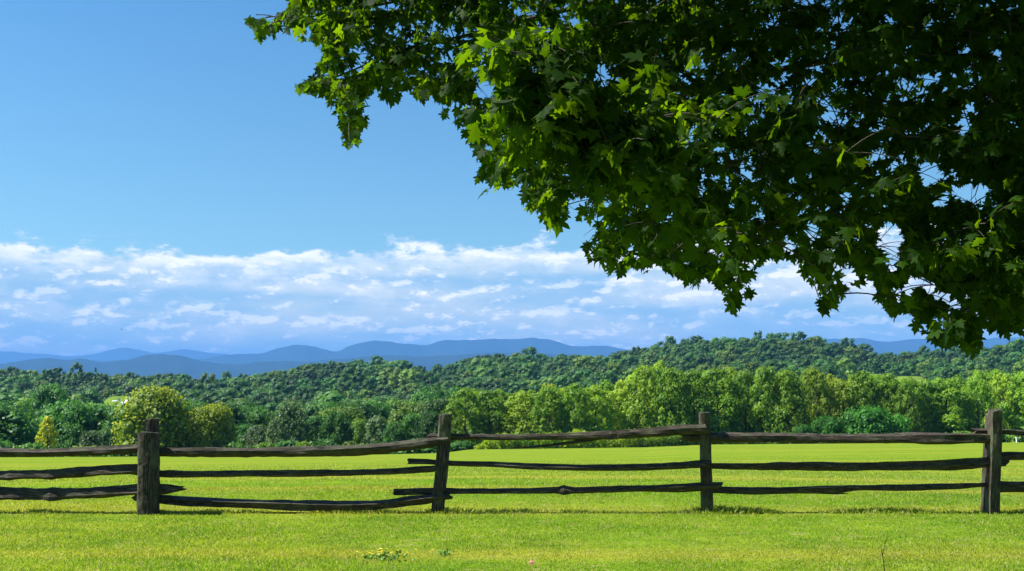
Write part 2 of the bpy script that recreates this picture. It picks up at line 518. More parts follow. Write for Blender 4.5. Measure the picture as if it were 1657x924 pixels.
def split_log(P, Th, seed, sides=11, ratio=0.85, rough=0.17, end_jag=0.045, nseg=None):
    """irregular split timber along path P (n,3); Th = full visible thickness"""
    r = np.random.default_rng(seed)
    P = np.asarray(P, float); n = len(P)
    T, Nn, B = frames_along(P)
    s = np.r_[0, np.cumsum(np.linalg.norm(np.diff(P, axis=0), axis=1))]
    ang = np.sort(np.linspace(0, 2 * PI, sides, endpoint=False) + r.uniform(-0.17, 0.17, sides))
    prof = 1 + r.uniform(-0.17, 0.17, sides)
    twist = r.uniform(-0.25, 0.25)
    V = []
    for i in range(n):
        rad = []
        for j in range(sides):
            w = prof[j] + rough * vnoise1(np.array([s[i] * 2.1 + j * 7.7]), seed + j)[0] + rough * 0.55 * vnoise1(np.array([s[i] * 9 + j * 3.1]), seed + 31 + j)[0]
            rad.append(w)
        rad = np.array(rad) * Th[i] / 2
        a = ang + twist * s[i] / 3
        off = T[i][None, :] * (r.uniform(-end_jag, end_jag, sides)[:, None] if i in (0, n - 1) else 0)
        V.append(P[i] + rad[:, None] * (np.cos(a)[:, None] * Nn[i] + ratio * np.sin(a)[:, None] * B[i]) + off)
    V = np.concatenate(V)
    F = []
    for i in range(n - 1):
        for j in range(sides):
            F.append((i * sides + j, i * sides + (j + 1) % sides, (i + 1) * sides + (j + 1) % sides, (i + 1) * sides + j))
    # end caps as quads to a centre vertex pair
    c0 = len(V); V = np.vstack([V, P[0], P[-1]])
    for j in range(0, sides - 1, 2):
        F.append((c0, (j + 2) % sides, j + 1, j))
        b = (n - 1) * sides
        F.append((c0 + 1, b + j, b + j + 1, b + (j + 2) % sides))
    if sides % 2:
        j = sides - 1
        # last wedge: split the edge by repeating through the centre quad of neighbours
        F.append((c0, 0, j, c0)) if False else None
    return V, np.array(F)


def wood_object(name, V, F, mat, parent, p0, p1):
    """store geometry in a local frame whose X axis runs along the timber"""
    p0 = np.array(p0); p1 = np.array(p1)
    X = unit(p1 - p0)
    Yv = np.array([0, 1.0, 0]); Yv = unit(Yv - X * X.dot(Yv)); Z = np.cross(X, Yv)
    R = np.stack([X, Yv, Z], 1)
    L = (V - p0) @ R
    me = mesh_np(name, L, F, [mat], smooth=False)
    o = link(name, me, parent)
    mw = Matrix(((R[0, 0], R[0, 1], R[0, 2], p0[0]), (R[1, 0], R[1, 1], R[1, 2], p0[1]), (R[2, 0], R[2, 1], R[2, 2], p0[2]), (0, 0, 0, 1)))
    pm = Matrix.Translation(parent.location).inverted() if parent is not None else Matrix()
    o.matrix_basis = pm @ mw
    return o, R


fence = empty('split_rail_fence', (0, FY, 0))
tag(fence, 'weathered split rail fence of dark grey wood crossing the whole lawn', 'fence')


def rail(pts, seed, dy=(0, 0), label=None, knots=(), ratio=1.2):
    """pts: (px, py_centre, thickness px)"""
    pts = np.array(pts, float)
    n = max(12, int((pts[-1, 0] - pts[0, 0]) / 9))
    A = smooth_path(pts, n)
    t = np.linspace(0, 1, n)
    P = np.array([fence_pt(a[0], a[1], dy[0] * (1 - u) + dy[1] * u) for a, u in zip(A, t)])
    Th = A[:, 2] * FY / F0
    for kx, kh in knots:
        Th = Th + 2 * kh * FY / F0 * np.exp(-((A[:, 0] - kx) / 7.0) ** 2)
        P[:, 2] = P[:, 2]
    V, F = split_log(P, Th * 1.04, seed, sides=10, ratio=ratio)
    o, R = wood_object('rail', V, F, M['rail'], fence, P[0], P[-1])
    if label: o['label'] = label
    return o, P[0], R


b = 0.035
RAILS = [
 # bay left of the double post
 ([(-250, 726, 12), (-120, 730, 12), (0, 732, 12), (70, 733, 12), (120, 731, 12.5), (165, 729, 13), (240, 724, 12)], (b, -b), 'silvery lit top rail left of the double post', ()),
 ([(-250, 764, 13), (-120, 768, 13), (0, 768.5, 13), (80, 767, 14), (150, 762.5, 14), (240, 756, 13)], (b, -b), 'smooth middle rail with small pale knots', ((18, 1.0), (80, 1.4), (133, 1.2))),
 ([(-250, 796, 18), (-100, 800, 20), (0, 800.5, 21), (90, 799.5, 19), (150, 797.5, 18), (222, 793, 18), (262, 793, 17), (282, 791, 13), (297, 790, 7)], (b, -b), 'thick dark bottom rail with a knot and jagged end past the double post', ((89, 3.0),)),
 # bay 1
 ([(232, 731, 13), (258, 731, 14), (400, 731, 13), (480, 731, 15), (550, 729, 15), (620, 725, 15), (670, 719, 15), (705, 714, 14), (722, 712, 13)], (b, -b), None, ()),
 ([(208, 763, 9), (222, 765, 12), (258, 767.5, 11), (320, 767.5, 10), (400, 767, 10), (480, 766.5, 11), (560, 766, 9), (640, 763, 9), (700, 759, 10), (716, 757, 9)], (b, -b), None, ((275, 1.2),)),
 ([(218, 803, 12), (258, 807, 12), (300, 811, 14), (400, 815, 15), (480, 817, 16), (560, 819, 15), (620, 816.5, 15), (660, 811.5, 15), (700, 806, 14), (727, 803, 10)], (b, -b), 'sagging bottom rail nearly touching the grass', ()),
 # bay 2
 ([(692, 706, 9), (728, 706.5, 10), (800, 707.5, 10), (880, 707, 10), (940, 706, 12), (985, 704.5, 13.5), (1040, 701, 14), (1100, 697, 17), (1145, 694.5, 16)], (b, -b), 'cracked top rail rising to the third post with a long splinter hanging loose', ((985, 1.0),)),
 ([(663, 747, 9), (700, 748, 9), (728, 750, 10), (780, 751, 8.5), (850, 755, 10), (950, 757, 10), (1050, 756, 11), (1100, 753, 12), (1146, 750.5, 13)], (b, -b), None, ()),
 ([(637, 796, 11), (700, 795, 11), (780, 795, 9), (850, 794.5, 9.5), (915, 793.5, 10), (960, 792.5, 10), (1040, 790.5, 11), (1100, 789, 13), (1135, 787, 13), (1157, 786, 13), (1168, 785, 10)], (b, -b), 'bottom rail with a dark knot bump and a blunt end past the third post', ((914, 2.6),)),
 # bay 3
 ([(1104, 708, 9), (1135, 708, 11), (1157, 708, 12.5), (1300, 709, 12.5), (1400, 710, 14), (1500, 709, 16), (1560, 709, 15), (1608, 709, 13)], (b, -b), None, ()),
 ([(1138, 753, 10), (1200, 754, 10.5), (1300, 754, 12), (1400, 754.5, 14), (1500, 753, 15.5), (1595, 748, 16), (1627, 747, 14)], (b, -b), None, ()),
 ([(1140, 792, 9), (1220, 794.5, 11), (1300, 793, 11), (1350, 792.5, 14), (1368, 791, 12), (1380, 789, 9), (1450, 789, 10), (1540, 788, 10), (1570, 785.5, 8), (1610, 784, 7)], (b, -b), 'bottom rail with a torn chip on its underside', ()),
 # bay 4
 ([(1576, 698, 9), (1600, 698, 10), (1640, 699, 9), (1670, 701, 11), (1850, 704, 12), (2090, 700, 12)], (b, -b), None, ()),
 ([(1606, 738, 10), (1640, 737, 11), (1670, 738, 11), (1850, 744, 12), (2090, 740, 12)], (b, -b), None, ()),
 ([(1604, 788, 16), (1640, 788, 17), (1670, 788, 17), (1850, 792, 15), (2090, 788, 14)], (b, -b), None, ()),
]
for i, (pts, dy, lab, kn) in enumerate(RAILS):
    ro, rp0, rR = rail(pts, 100 + i * 17, dy, lab, kn)
    if i == 6:
        sp = smooth_path(np.array([(832, 724.5, 1.2), (870, 722.5, 3), (900, 719.5, 4), (940, 714, 5), (978, 707.5, 7)], float), 22)
        SPp = np.array([fence_pt(a[0], a[1], -0.015) for a in sp])
        V, F = split_log(SPp, sp[:, 2] * FY / F0, 777, sides=8, ratio=0.5)
        L = (V - rp0) @ rR
        s_o = link('splinter', mesh_np('splinter', L, F, [M['rail']]), ro)
    if i == 11:
        sp = smooth_path(np.array([(1318, 797.5, 3), (1345, 798.5, 4), (1362, 799, 3), (1369, 799, 1)], float), 8)
        SPp = np.array([fence_pt(a[0], a[1], -0.02) for a in sp])
        V, F = split_log(SPp, sp[:, 2] * FY / F0, 778, sides=6, ratio=0.6)
        s_o = link('splinter', mesh_np('splinter', (V - rp0) @ rR, F, [M['rail']]), ro)


def post(top, topw, base, basew, seed, dy=0.0, label=None, depth_ratio=0.95):
    """top/base: (px centre, py); widths in px"""
    a = fence_pt(base[0], base[1], dy); a[2] = -0.12
    c = fence_pt(top[0], top[1], dy)
    # extend base into the ground along the lean
    base_pt = fence_pt(base[0], base[1], dy)
    n = 26
    P = np.array([a + (c - a) * t for t in np.linspace(0, 1, n)])
    P[:, 0] += 0.006 * vnoise1(np.linspace(0, 4, n), seed)
    Th = np.linspace(basew, topw, n) * FY / F0
    r = np.random.default_rng(seed)
    sides = 14
    T, Nn, B = frames_along(P)
    # squarish section turned to face the viewer
    ang = np.linspace(0, 2 * PI, sides, endpoint=False)
    prof = 1 / np.maximum(np.abs(np.cos(ang)), np.abs(np.sin(ang))) ** 0.72 + r.uniform(-0.05, 0.05, sides)
    Xv = np.array([1.0, 0, 0]); Yv = np.array([0, 1.0, 0])
    V = []
    for i in range(n):
        w = np.array([prof[j] + 0.05 * vnoise1(np.array([i * 0.34 + j * 5.3]), seed + j)[0] + 0.03 * vnoise1(np.array([i * 1.2 + j * 2.1]), seed + 50 + j)[0] for j in range(sides)])
        rr = w * Th[i] / 2 * 0.93
        ring = P[i] + rr[:, None] * (np.cos(ang)[:, None] * Xv + depth_ratio * np.sin(ang)[:, None] * Yv)
        if i == n - 1:
            ring[:, 2] += r.uniform(-0.012, 0.012, sides) + 0.01 * np.cos(ang + r.uniform(0, 6))
        V.append(ring)
    # chamfered, slightly domed top
    last = V[-1]; cen = last.mean(0)
    V.append(cen + (last - cen) * 0.82 + np.array([0, 0, 0.008]))
    V.append(cen + (last - cen) * 0.40 + np.array([0, 0, 0.004]) + r.uniform(-0.004, 0.004, (sides, 3)))
    V = np.concatenate(V); m_ = n + 2
    F = []
    for i in range(m_ - 1):
        for j in range(sides):
            F.append((i * sides + j, i * sides + (j + 1) % sides, (i + 1) * sides + (j + 1) % sides, (i + 1) * sides + j))
    bb = (m_ - 1) * sides
    for j in range(1, sides // 2):
        F.append((bb + j - 1, bb + j, bb + sides - 1 - j, bb + (sides - j) % sides))
    o, R = wood_object('post', V, np.array(F), M['post'], fence, P[0], P[-1])
    if label: o['label'] = label
    return o

post((240, 701), 33, (240, 834), 35, 1, -0.10, 'short thick greenish post in front of the taller one', 0.8)
post((246.5, 679), 22, (246, 832), 25, 2, 0.10, 'taller slim post behind the short thick one')
post((722, 671), 23, (707, 831), 22, 3, 0, 'grey leaning post, second from the left')
post((1140, 668.5), 18, (1145, 830), 20, 4, 0, 'upright post at the high end of the cracked rail')
post((1611, 664), 21, (1604, 825), 21, 5, -0.06, 'leaning front post of the right hand pair')
post((1604, 670), 17, (1592, 825), 15, 6, 0.09, 'narrow post behind the leaning right hand post')
post((-238, 680), 24, (-240, 834), 25, 7, 0)
post((2078, 666), 22, (2080, 828), 23, 8, 0)

# ------------------------------------------------------------------ grass
def make_grass():
    n = 1050000
    u = rng.random(n)
    y0, y1 = 6.3, 60.0
    y = 1 / (1 / y0 - u * (1 / y0 - 1 / y1))
    y[: n // 3] = rng.uniform(7.0, 16.0, n // 3)
    x = rng.uniform(-1, 1, n) * (0.60 * y + 1.5)
    # tufty density
    dens = 0.55 + 0.45 * vnoise2(x * 2.3, y * 1.6, 2) + 0.3 * vnoise2(x * 7, y * 7, 5)
    keep = rng.random(n) < np.clip(dens + 0.25, 0.12, 1)
    x, y = x[keep], y[keep]; n = len(x)
    z = ground_z(x, y)
    sc = np.clip(y / 11.0, 1.0, 3.2)
    h = rng.uniform(0.010, 0.032, n) * (0.8 + 0.35 * vnoise2(x * 1.1, y * 0.9, 9)) * sc ** 0.5
    w = rng.uniform(0.0026, 0.0058, n) * sc * 1.15
    # taller unmown fringe around the posts
    for pxp in (240, 707, 1145, 1598):
        fx = fence_pt(pxp, 830)[0]
        dd = np.hypot(x - fx, (y - FY) * 1.3)
        h = h * (1 + 0.8 * np.exp(-(dd / 0.22) ** 2))
    fr = np.exp(-((y - FY - 0.03) / 0.16) ** 2) * np.clip(0.9 + 1.6 * vnoise1(x * 1.7, 6), 0, 2.0)
    h = h * (1 + 0.9 * fr)
    a = rng.uniform(0, 2 * PI, n); lean = rng.uniform(0.1, 0.95, n)
    la = rng.uniform(0, 2 * PI, n)
    bx, by = np.cos(a) * w / 2, np.sin(a) * w / 2
    tip = np.stack([x + np.cos(la) * lean * h, y + np.sin(la) * lean * h, z + h], 1)
    mid = np.stack([x + np.cos(la) * lean * h * 0.3, y + np.sin(la) * lean * h * 0.3, z + h * 0.6], 1)
    A = np.stack([x - bx, y - by, z - 0.004], 1); Bv = np.stack([x + bx, y + by, z - 0.004], 1)
    C = mid + np.stack([bx, by, 0 * bx], 1) * 0.9
    V = np.stack([A, Bv, C, tip], 1).reshape(-1, 3)
    F = np.arange(n * 4).reshape(n, 4)
    lv = np.repeat(rng.random(n), 4)
    o = link('grass', mesh_np('grass', V, F, [M['grass']], {'leaf': lv}))
    tag(o, 'short sunlit lawn grass in the foreground', 'grass', kind='stuff')
make_grass()

# ------------------------------------------------------------------ tree templates
def leaf_quads(C, Nrm, size, r, elong=1.3):
    """rhombic leaf clumps at centres C facing Nrm"""
    n = len(C)
    Nrm = unit(Nrm)
    ref = unit(r.normal(size=(n, 3)))
    X = unit(np.cross(Nrm, ref)); Y = np.cross(Nrm, X)
    s = size * r.uniform(0.6, 1.3, n)
    k1 = r.uniform(0.6, 1.0, (n, 1)); k2 = r.uniform(0.6, 1.0, (n, 1))
    s = s[:, None]
    bend = Nrm * s * r.uniform(-0.25, 0.1, (n, 1))
    V = np.stack([C - X * s * 0.5 * k1, C - Y * s * elong * 0.5 + bend, C + X * s * 0.5, C + Y * s * elong * 0.5 * k2 + bend], 1)
    return V.reshape(-1, 3), np.arange(n * 4).reshape(n, 4)


def crown_geo(kind, seed, nleaf, lsize, h, w, base=0.12, lumps=None, jit=0.42):
    """returns V,F,leaf-attr for a crown with its base at z=0 ground"""
    r = np.random.default_rng(seed)
    L = []
    if kind == 'conifer':
        nl = lumps or 46
        for i in range(nl):
            t = (i + r.uniform(0, 1)) / nl
            z = h * (0.1 + 0.88 * t)
            R = w / 2 * (1 - t) ** 0.85 + 0.15
            a = i * 2.4 + r.uniform(-0.4, 0.4)
            L.append((math.cos(a) * R * 0.62, math.sin(a) * R * 0.62, z - 0.1 * R, R * 0.5 + 0.1, 0.5))
    else:
        nl = lumps or 40
        for i in range(nl):
            t = (i + 0.5) / nl
            if kind == 'poplar':
                zc = 2 * t - 1
                rad = min(1.0, 0.72 + t) * (1 - t ** 3.2) ** 0.6
                lr = w * r.uniform(0.08, 0.21) * (1.05 - 0.35 * t)
            elif kind == 'bush':
                zc = -0.7 + 1.7 * t
                rad = math.sqrt(max(0, 1 - max(zc, 0) ** 2)) * (0.9 if zc > 0 else 0.95)
                lr = w * r.uniform(0.12, 0.2)
            else:
                zc = -0.85 + 1.85 * t
                rad = math.sqrt(max(0, 1 - zc ** 2)) if zc > 0 else (1 - 0.35 * zc ** 2)
                lr = w * r.uniform(0.12, 0.21)
            a = i * 2.39996 + r.uniform(-0.5, 0.5)
            k = r.uniform(0.62, 1.06)
            cz = h * (base + (1 - base) * (zc + 1) / 2)
            RR_ = (w / 2 - lr * 0.55) * rad * k
            L.append((math.cos(a) * RR_, math.sin(a) * RR_, min(cz, h - lr * 0.45), lr, 0.8))
    L = np.array(L)
    wgt = L[:, 3] ** 2; wgt /= wgt.sum()
    pick = r.choice(len(L), nleaf, p=wgt)
    D = unit(r.normal(size=(nleaf, 3)))
    D[:, 2] = np.where(r.random(nleaf) < 0.45, np.abs(D[:, 2]), D[:, 2])
    rad = L[pick, 3] * r.uniform(0.72, 1.1, nleaf)
    sq = L[pick, 4]
    C = L[pick, :3] + D * rad[:, None] * np.stack([np.ones(nleaf), np.ones(nleaf), sq], 1)
    C[:, 2] = np.maximum(C[:, 2], 0.05)
    Nn = D + r.normal(size=(nleaf, 3)) * jit + np.array([0, 0, 0.25])
    V, F = leaf_quads(C, Nn, lsize, r)
    lump_tone = r.uniform(0, 1, len(L))
    lv = np.clip(0.55 * lump_tone[pick] + 0.45 * r.random(nleaf), 0, 1)
    return V, F, np.repeat(lv, 4), L


def core_geo(L, shrink=0.8):
    """low opaque inner lumps so a crown is not see-through: octahedra"""
    o = np.array([(1, 0, 0), (0, 1, 0), (-1, 0, 0), (0, -1, 0), (0, 0, 1), (0, 0, -1)], float)
    f = []
    Vs = []; Fs = []
    # octahedron as 4 quads-by-pairs (kite quads)
    Q = [(4, 0, 5, 1), (4, 1, 5, 2), (4, 2, 5, 3), (4, 3, 5, 0)]
    for i, l in enumerate(L):
        Vs.append(l[:3] + o * l[3] * shrink * np.array([1, 1, l[4]]))
        for q_ in ((4, 0, 1), (4, 1, 2), (4, 2, 3), (4, 3, 0), (5, 1, 0), (5, 2, 1), (5, 3, 2), (5, 0, 3)):
            Fs.append([i * 6 + k for k in q_])
    return np.concatenate(Vs), np.array(Fs)


def trunk_geo(h, r0, seed, branches=5):
    r = np.random.default_rng(seed)
    T = Tris(4)
    P = smooth_path([(0, 0, -0.4), (r.uniform(-.1, .1), r.uniform(-.1, .1), h * .3), (r.uniform(-.3, .3), r.uniform(-.3, .3), h * .65), (r.uniform(-.4, .4), r.uniform(-.4, .4), h * .92)], 12)
    V, F = tube(P, np.linspace(r0, r0 * .12, 12), 8); T.add(V, F)
    for i in range(branches):
        k = r.integers(3, 9); a = r.uniform(0, 2 * PI); ln = h * r.uniform(.15, .3)
        e = P[k] + np.array([math.cos(a) * ln, math.sin(a) * ln, ln * .8])
        mdl = (P[k] + e) / 2 + np.array([0, 0, -ln * .1])
        V, F = tube(smooth_path([P[k], mdl, e], 6), np.linspace(r0 * .4, r0 * .06, 6), 5); T.add(V, F)
    V, F, _ = T.arrays()
    return V, F


class Template:
    def __init__(self, name, kind, mat, seed, n, ls, h, w, base=0.12, lumps=None, coreshrink=0.62):
        V, F, lv, L = crown_geo(kind, seed, n, ls, h, w, base, lumps)
        self.h, self.w = h, w
        self.L = L
        cv, cf = core_geo(L[L[:, 3] > 0], coreshrink)
        # core tris -> degenerate-free quads by splitting: keep as separate poly loops (two meshes joined through quads+tri list)
        self.crown = mesh_mixed(name + '_crown', V, F, cv, cf, mat, lv)
        tv, tf = trunk_geo(h, h * 0.022 + 0.03, seed + 1)
        self.trunk = mesh_np(name + '_trunk', tv, tf, [M['bark']], smooth=True)


def mesh_mixed(name, V4, F4, V3, F3, mat, lv):
    V = np.concatenate([V4, V3]).astype(np.float32)
    me = bpy.data.meshes.new(name)
    loops = np.concatenate([F4.ravel(), F3.ravel() + len(V4)]).astype(np.int32)
    starts = np.concatenate([np.arange(len(F4)) * 4, len(F4) * 4 + np.arange(len(F3)) * 3]).astype(np.int32)
    me.vertices.add(len(V)); me.vertices.foreach_set('co', V.ravel())
    me.loops.add(len(loops)); me.loops.foreach_set('vertex_index', loops)
    me.polygons.add(len(starts)); me.polygons.foreach_set('loop_start', starts)
    me.materials.append(mat)
    a = me.attributes.new('leaf', 'FLOAT', 'POINT')
    a.data.foreach_set('value', np.concatenate([lv, np.full(len(V3), 0.25)]).astype(np.float32))
    me.update(calc_edges=True)
    return me


TP = {
 'broadleaf': [Template('broadleaf', 'round', M['broadleaf'], 10 + i, 5200, 0.44, 13, 11.5 + (i % 3), 0.08, 34 + 6 * i) for i in range(5)],
 'poplar': [Template('poplar', 'poplar', M['poplar'], 40 + i, 6000, 0.32, 11, 7.6 + 0.7 * (i % 4), 0.0, 58 + 5 * i) for i in range(6)],
 'conifer': [Template('conifer', 'conifer', M['conifer'], 60 + i, 2200, 0.5, 14, 6.5) for i in range(3)],
 'silvery': [Template('silvery', 'round', M['grey_leaf'], 70, 3200, 0.42, 10, 8.5, 0.04, 46)],
 'round_maple': [Template('round_maple', 'round', M['round_maple'], 80 + i, 6800, 0.34, 9.5, 10.5, 0.0, 80) for i in range(2)],
 'golden': [Template('golden', 'poplar', M['golden'], 90, 2600, 0.24, 5.6, 3.6, 0.0, 60)],
 'sumac': [Template('sumac', 'bush', M['sumac'], 95 + i, 2400, 0.36, 4.2, 8.5, 0.0, 40) for i in range(2)],
 'shrub': [Template('shrub', 'bush', M['broadleaf'], 98 + i, 1100, 0.32, 2.6, 4.2, 0.0, 24) for i in range(2)],
}
count_trees = 0


def place_tree(name, tkey, x, y, h, w=None, label='', cat='tree', group=None, var=None, z=None):
    global count_trees
    T = TP[tkey][(var if var is not None else random.randrange(99)) % len(TP[tkey])]
    z = float(ground_z(x, y)) if z is None else z
    e = empty(name, (x, y, z - 0.05), random.uniform(0, 2 * PI))
    s = h / T.h
    sw = (w / T.w) if w else s * random.uniform(0.9, 1.1)
    e.scale = (sw, sw, s)
    tag(e, label, cat, group)
    for nm, me in (('trunk', T.trunk), ('crown', T.crown)):
        link(nm, me, e)
    count_trees += 1
    return e


def tree_at(name, tkey, px, py_top, d, w_px=None, base_py=None, **kw):
    """tree whose top shows at py_top; stands on the terrain at forward distance d"""
    p = at(px, py_top, d)
    gz = float(ground_z(p[0], d))
    h = p[2] - gz
    w = w_px * d / F0 if w_px else None
    return place_tree(name, tkey, p[0], d, h, w, **kw)

ORD = ['first', 'second', 'third', 'fourth', 'fifth', 'sixth', 'seventh', 'eighth', 'ninth', 'tenth', 'eleventh', 'twelfth', 'thirteenth', 'fourteenth', 'fifteenth', 'sixteenth', 'seventeenth', 'eighteenth', 'nineteenth', 'twentieth', 'twenty-first', 'twenty-second', 'twenty-third', 'twenty-fourth', 'twenty-fifth', 'twenty-sixth', 'twenty-seventh', 'twenty-eighth']
# two round maples by the double post, the golden tree, others at the field edge
tree_at('round_maple_tree', 'round_maple', 251, 632, 150, 118, label='large round olive green maple rising behind the double fence post', var=0)
tree_at('round_maple_tree', 'round_maple', 345, 659, 152, 78, label='smaller round yellow topped maple right of the double post', var=1)
tree_at('golden_tree', 'golden', 77, 676, 152, 36, label='small bright yellow green tree at the field edge on the far left')
tree_at('silvery_tree', 'silvery', 472, 655, 162, 62, label='pale silvery green tree left of a dark gap, over the first long rail')
tree_at('silvery_tree', 'silvery', 448, 678, 156, 34, label='short silvery green tree against the left foot of the taller silvery tree')
EDGE_L = [(-60, 688, 60), (14, 690, 56), (48, 694, 30), (120, 690, 42), (150, 700, 38), (180, 694, 42), (300, 700, 30), (392, 690, 40), (420, 690, 44),
          (512, 676, 44), (546, 668, 44), (582, 682, 36), (612, 676, 34), (640, 684, 36), (668, 672, 40), (700, 668, 44)]
for i, (px, pt, wp) in enumerate(EDGE_L):
    where = 'left of the double post' if px < 240 else 'between the round maples and the leaning post'
    tree_at('broadleaf_tree', 'broadleaf' if i % 4 else 'silvery', px, pt, 158 + (i * 7) % 13, wp * 1.25, label=('low green tree at the field edge %s' % where) if i % 4 else ('low pale green tree at the field edge %s' % where),
            group='low trees along the far field edge ' + where)
# poplar stand, front row
PT = tbl((700, 652), (745, 640), (775, 632), (800, 634), (840, 640), (870, 628), (900, 625), (950, 620), (990, 622), (1015, 606), (1045, 598), (1072, 590), (1105, 604), (1130, 608), (1165, 606),
         (1190, 597), (1215, 606), (1245, 601), (1275, 606), (1310, 604), (1345, 612), (1380, 606), (1420, 616), (1455, 610), (1490, 622), (1520, 616), (1560, 612), (1600, 597), (1640, 608), (1700, 600), (1900, 600))
k = 0; px = 752.0
while px < 1730:
    wp = random.uniform(42, 78)
    top = np.interp(px, *PT) + random.uniform(-9, 9)
    if px <= 1657:
        lab = '%s poplar from the left in the sunlit front row of poplars' % ORD[k] if k < len(ORD) else 'tall poplar at the far right end of the front row'
    else:
        lab = 'tall poplar past the right end of the front row'
    tree_at('poplar_tree', 'poplar', px, top, 160 + random.uniform(-2.5, 3), wp * 1.2, label=lab, group='poplars in the sunlit stand beyond the field')
    px += wp * random.uniform(0.55, 0.78); k += 1
for row, (d0, dt) in enumerate(((169, 2), (178, 4), (188, 5))):
    px = 735.0 + row * 17
    while px < 1760:
        top = np.interp(px, *PT) + random.uniform(-8, 9) + dt
        tree_at('poplar_tree', 'poplar', px, top, d0 + random.uniform(-3, 3), random.uniform(54, 74), label='poplar standing behind the sunlit front row of poplars', group='poplars behind the front row')
        px += random.uniform(30, 50)
# sumac and shrubs below the poplars
for (px, pt, w_, lab) in ((1405, 664, 88, 'widest bright green sumac bush below the poplars'), (1340, 678, 56, 'bright green sumac bush left of the widest one'), (1450, 676, 50, 'bright green sumac bush touching the right of the widest one'),
                          (1300, 690, 34, 'smallest bright green sumac bush below the poplars')):
    tree_at('sumac_bush', 'sumac', px, pt, 152, w_, label=lab, cat='bush')
for i, px in enumerate(np.arange(-30, 1700, 31)):
    if 770 < px < 1120: continue
    lab = 'low dark shrub along the field edge left of the leaning post' if px < 715 else ('low shrub along the field edge between the second and third posts' if px < 1143 else 'low shrub along the field edge below the poplars right of the third post')
    tree_at('shrub', 'shrub', px + random.uniform(-9, 9), np.interp(px, *EDGE) - random.uniform(12, 24), 149.5 + random.uniform(-1, 2), random.uniform(38, 60), label=lab, cat='shrub', group='low shrubs: ' + lab)

# tall goldenrod weeds strip in front of the poplars
def weeds():
    r = np.random.default_rng(5)
    n = 2600
    px = r.uniform(772, 1122, n)
    d = 145.5 + r.uniform(0, 5, n)
    x = (px - W0 / 2) / F0 * d * CP
    z = ground_z(x, d)
    hh = (2.1 + 0.5 * vnoise1(px / 16, 4) + 0.25 * vnoise1(px / 5, 8)) * r.uniform(0.7, 1.15, n) * np.clip((px - 765) / 40, 0.3, 1)
    Cs = []; lvs = []
    for k in range(10):
        t = (k + r.random(n)) / 10
        Cs.append(np.stack([x + r.normal(size=n) * 0.16, d + r.normal(size=n) * 0.16, z + hh * t], 1))
        lvs.append(np.clip(0.25 + 0.5 * vnoise1(px / 30, 3) + 0.5 * r.random(n), 0, 1))
    C = np.concatenate(Cs)
    Nn = r.normal(size=C.shape) + np.array([0, 0, 0.4])
    V, F = leaf_quads(C, Nn, 0.22, r, 1.9)
    m_ = foliage_mat('weed_foliage', (0.13, 0.28, 0.02), (0.36, 0.50, 0.03), (0.36, 0.5, 0.03), trans=0.5)
    o = link('weeds', mesh_np('weeds', V, F, [m_], {'leaf': np.repeat(np.concatenate(lvs), 4)}))
    tag(o, 'tall yellow green goldenrod strip at the field edge below the cracked rail', 'weeds', kind='stuff')
weeds()

# ------------------------------------------------------------------ woods beyond
def woods_positions():
    pts = []
    d = 172.0
    while d < 985:
        step = 9.5 + d * 0.0042
        az = -0.53 + random.uniform(0, step / d)
        while az < 0.53:
            dd = d + random.uniform(-0.5, 0.5) * step
            aa = az + random.uniform(-0.4, 0.4) * step / d
            x, y = dd * math.sin(aa), dd * math.cos(aa)
            pts.append((x, y, dd))
            az += step / d
        d += step * 0.95
    return np.array(pts)

WP = woods_positions()
wpx, _ = column(WP[:, 0], WP[:, 1])
ok = np.ones(len(WP), bool)
# poplar stand keeps the near right; drop trees behind it that nothing shows
ok &= ~((wpx > 715) & (WP[:, 2] < 215))
ok &= ~((wpx > 760) & (WP[:, 2] > 230) & (WP[:, 2] < 470))
ok &= ~((wpx < 715) & (WP[:, 2] < 178))
for cpx, cd, cpy, hw, hd in CLEARINGS:
    ok &= ~((np.abs(wpx - cpx) < hw * 1.15) & (np.abs(WP[:, 2] - cd) < hd * 1.15))
WP = WP[ok]; wpx = wpx[ok]
WP = WP[np.argsort(WP[:, 2])]
wpx, _ = column(WP[:, 0], WP[:, 1])
gz = ground_z(WP[:, 0], WP[:, 1])
nw = len(WP)
hts = rng.uniform(9.5, 15.5, nw) * (1 + 0.12 * vnoise2(WP[:, 0] / 60, WP[:, 1] / 60, 3))
hts = hts + 3.2 * vnoise2(WP[:, 0] / 34 + 5, WP[:, 1] / 45, 12) * np.clip(1.2 - WP[:, 2] / 900, 0.35, 1)
hts = np.where(rng.random(nw) < 0.09, hts * 1.28, hts)
# nearer trees stay below the far canopy line
limpy = np.where(WP[:, 2] < 270, 655.0, np.where(WP[:, 2] < 480, 630.0, 0.0)) + 8 * vnoise1(wpx / 30, 4)
capz = EYE + np.array([tan_el(v_) for v_ in np.maximum(limpy, 1)]) * WP[:, 1] - gz
hts = np.where(limpy > 100, np.minimum(hts, np.maximum(capz, 5.0)), hts)
# keep trees right in front of a clearing low enough to look over
for cpx, cd, cpy, hw, hd in CLEARINGS:
    v = (H0 / 2 - (cpy + 14)) / F0
    te = (SP + CP * v) / (CP - SP * v)
    lim = EYE + te * WP[:, 1] - gz
    front = (np.abs(wpx - cpx) < hw * 0.9 + 9000 / WP[:, 2]) & (WP[:, 2] < cd - hd * 0.9)
    hts = np.where(front, np.minimum(hts, np.maximum(lim, 3.0)), hts)

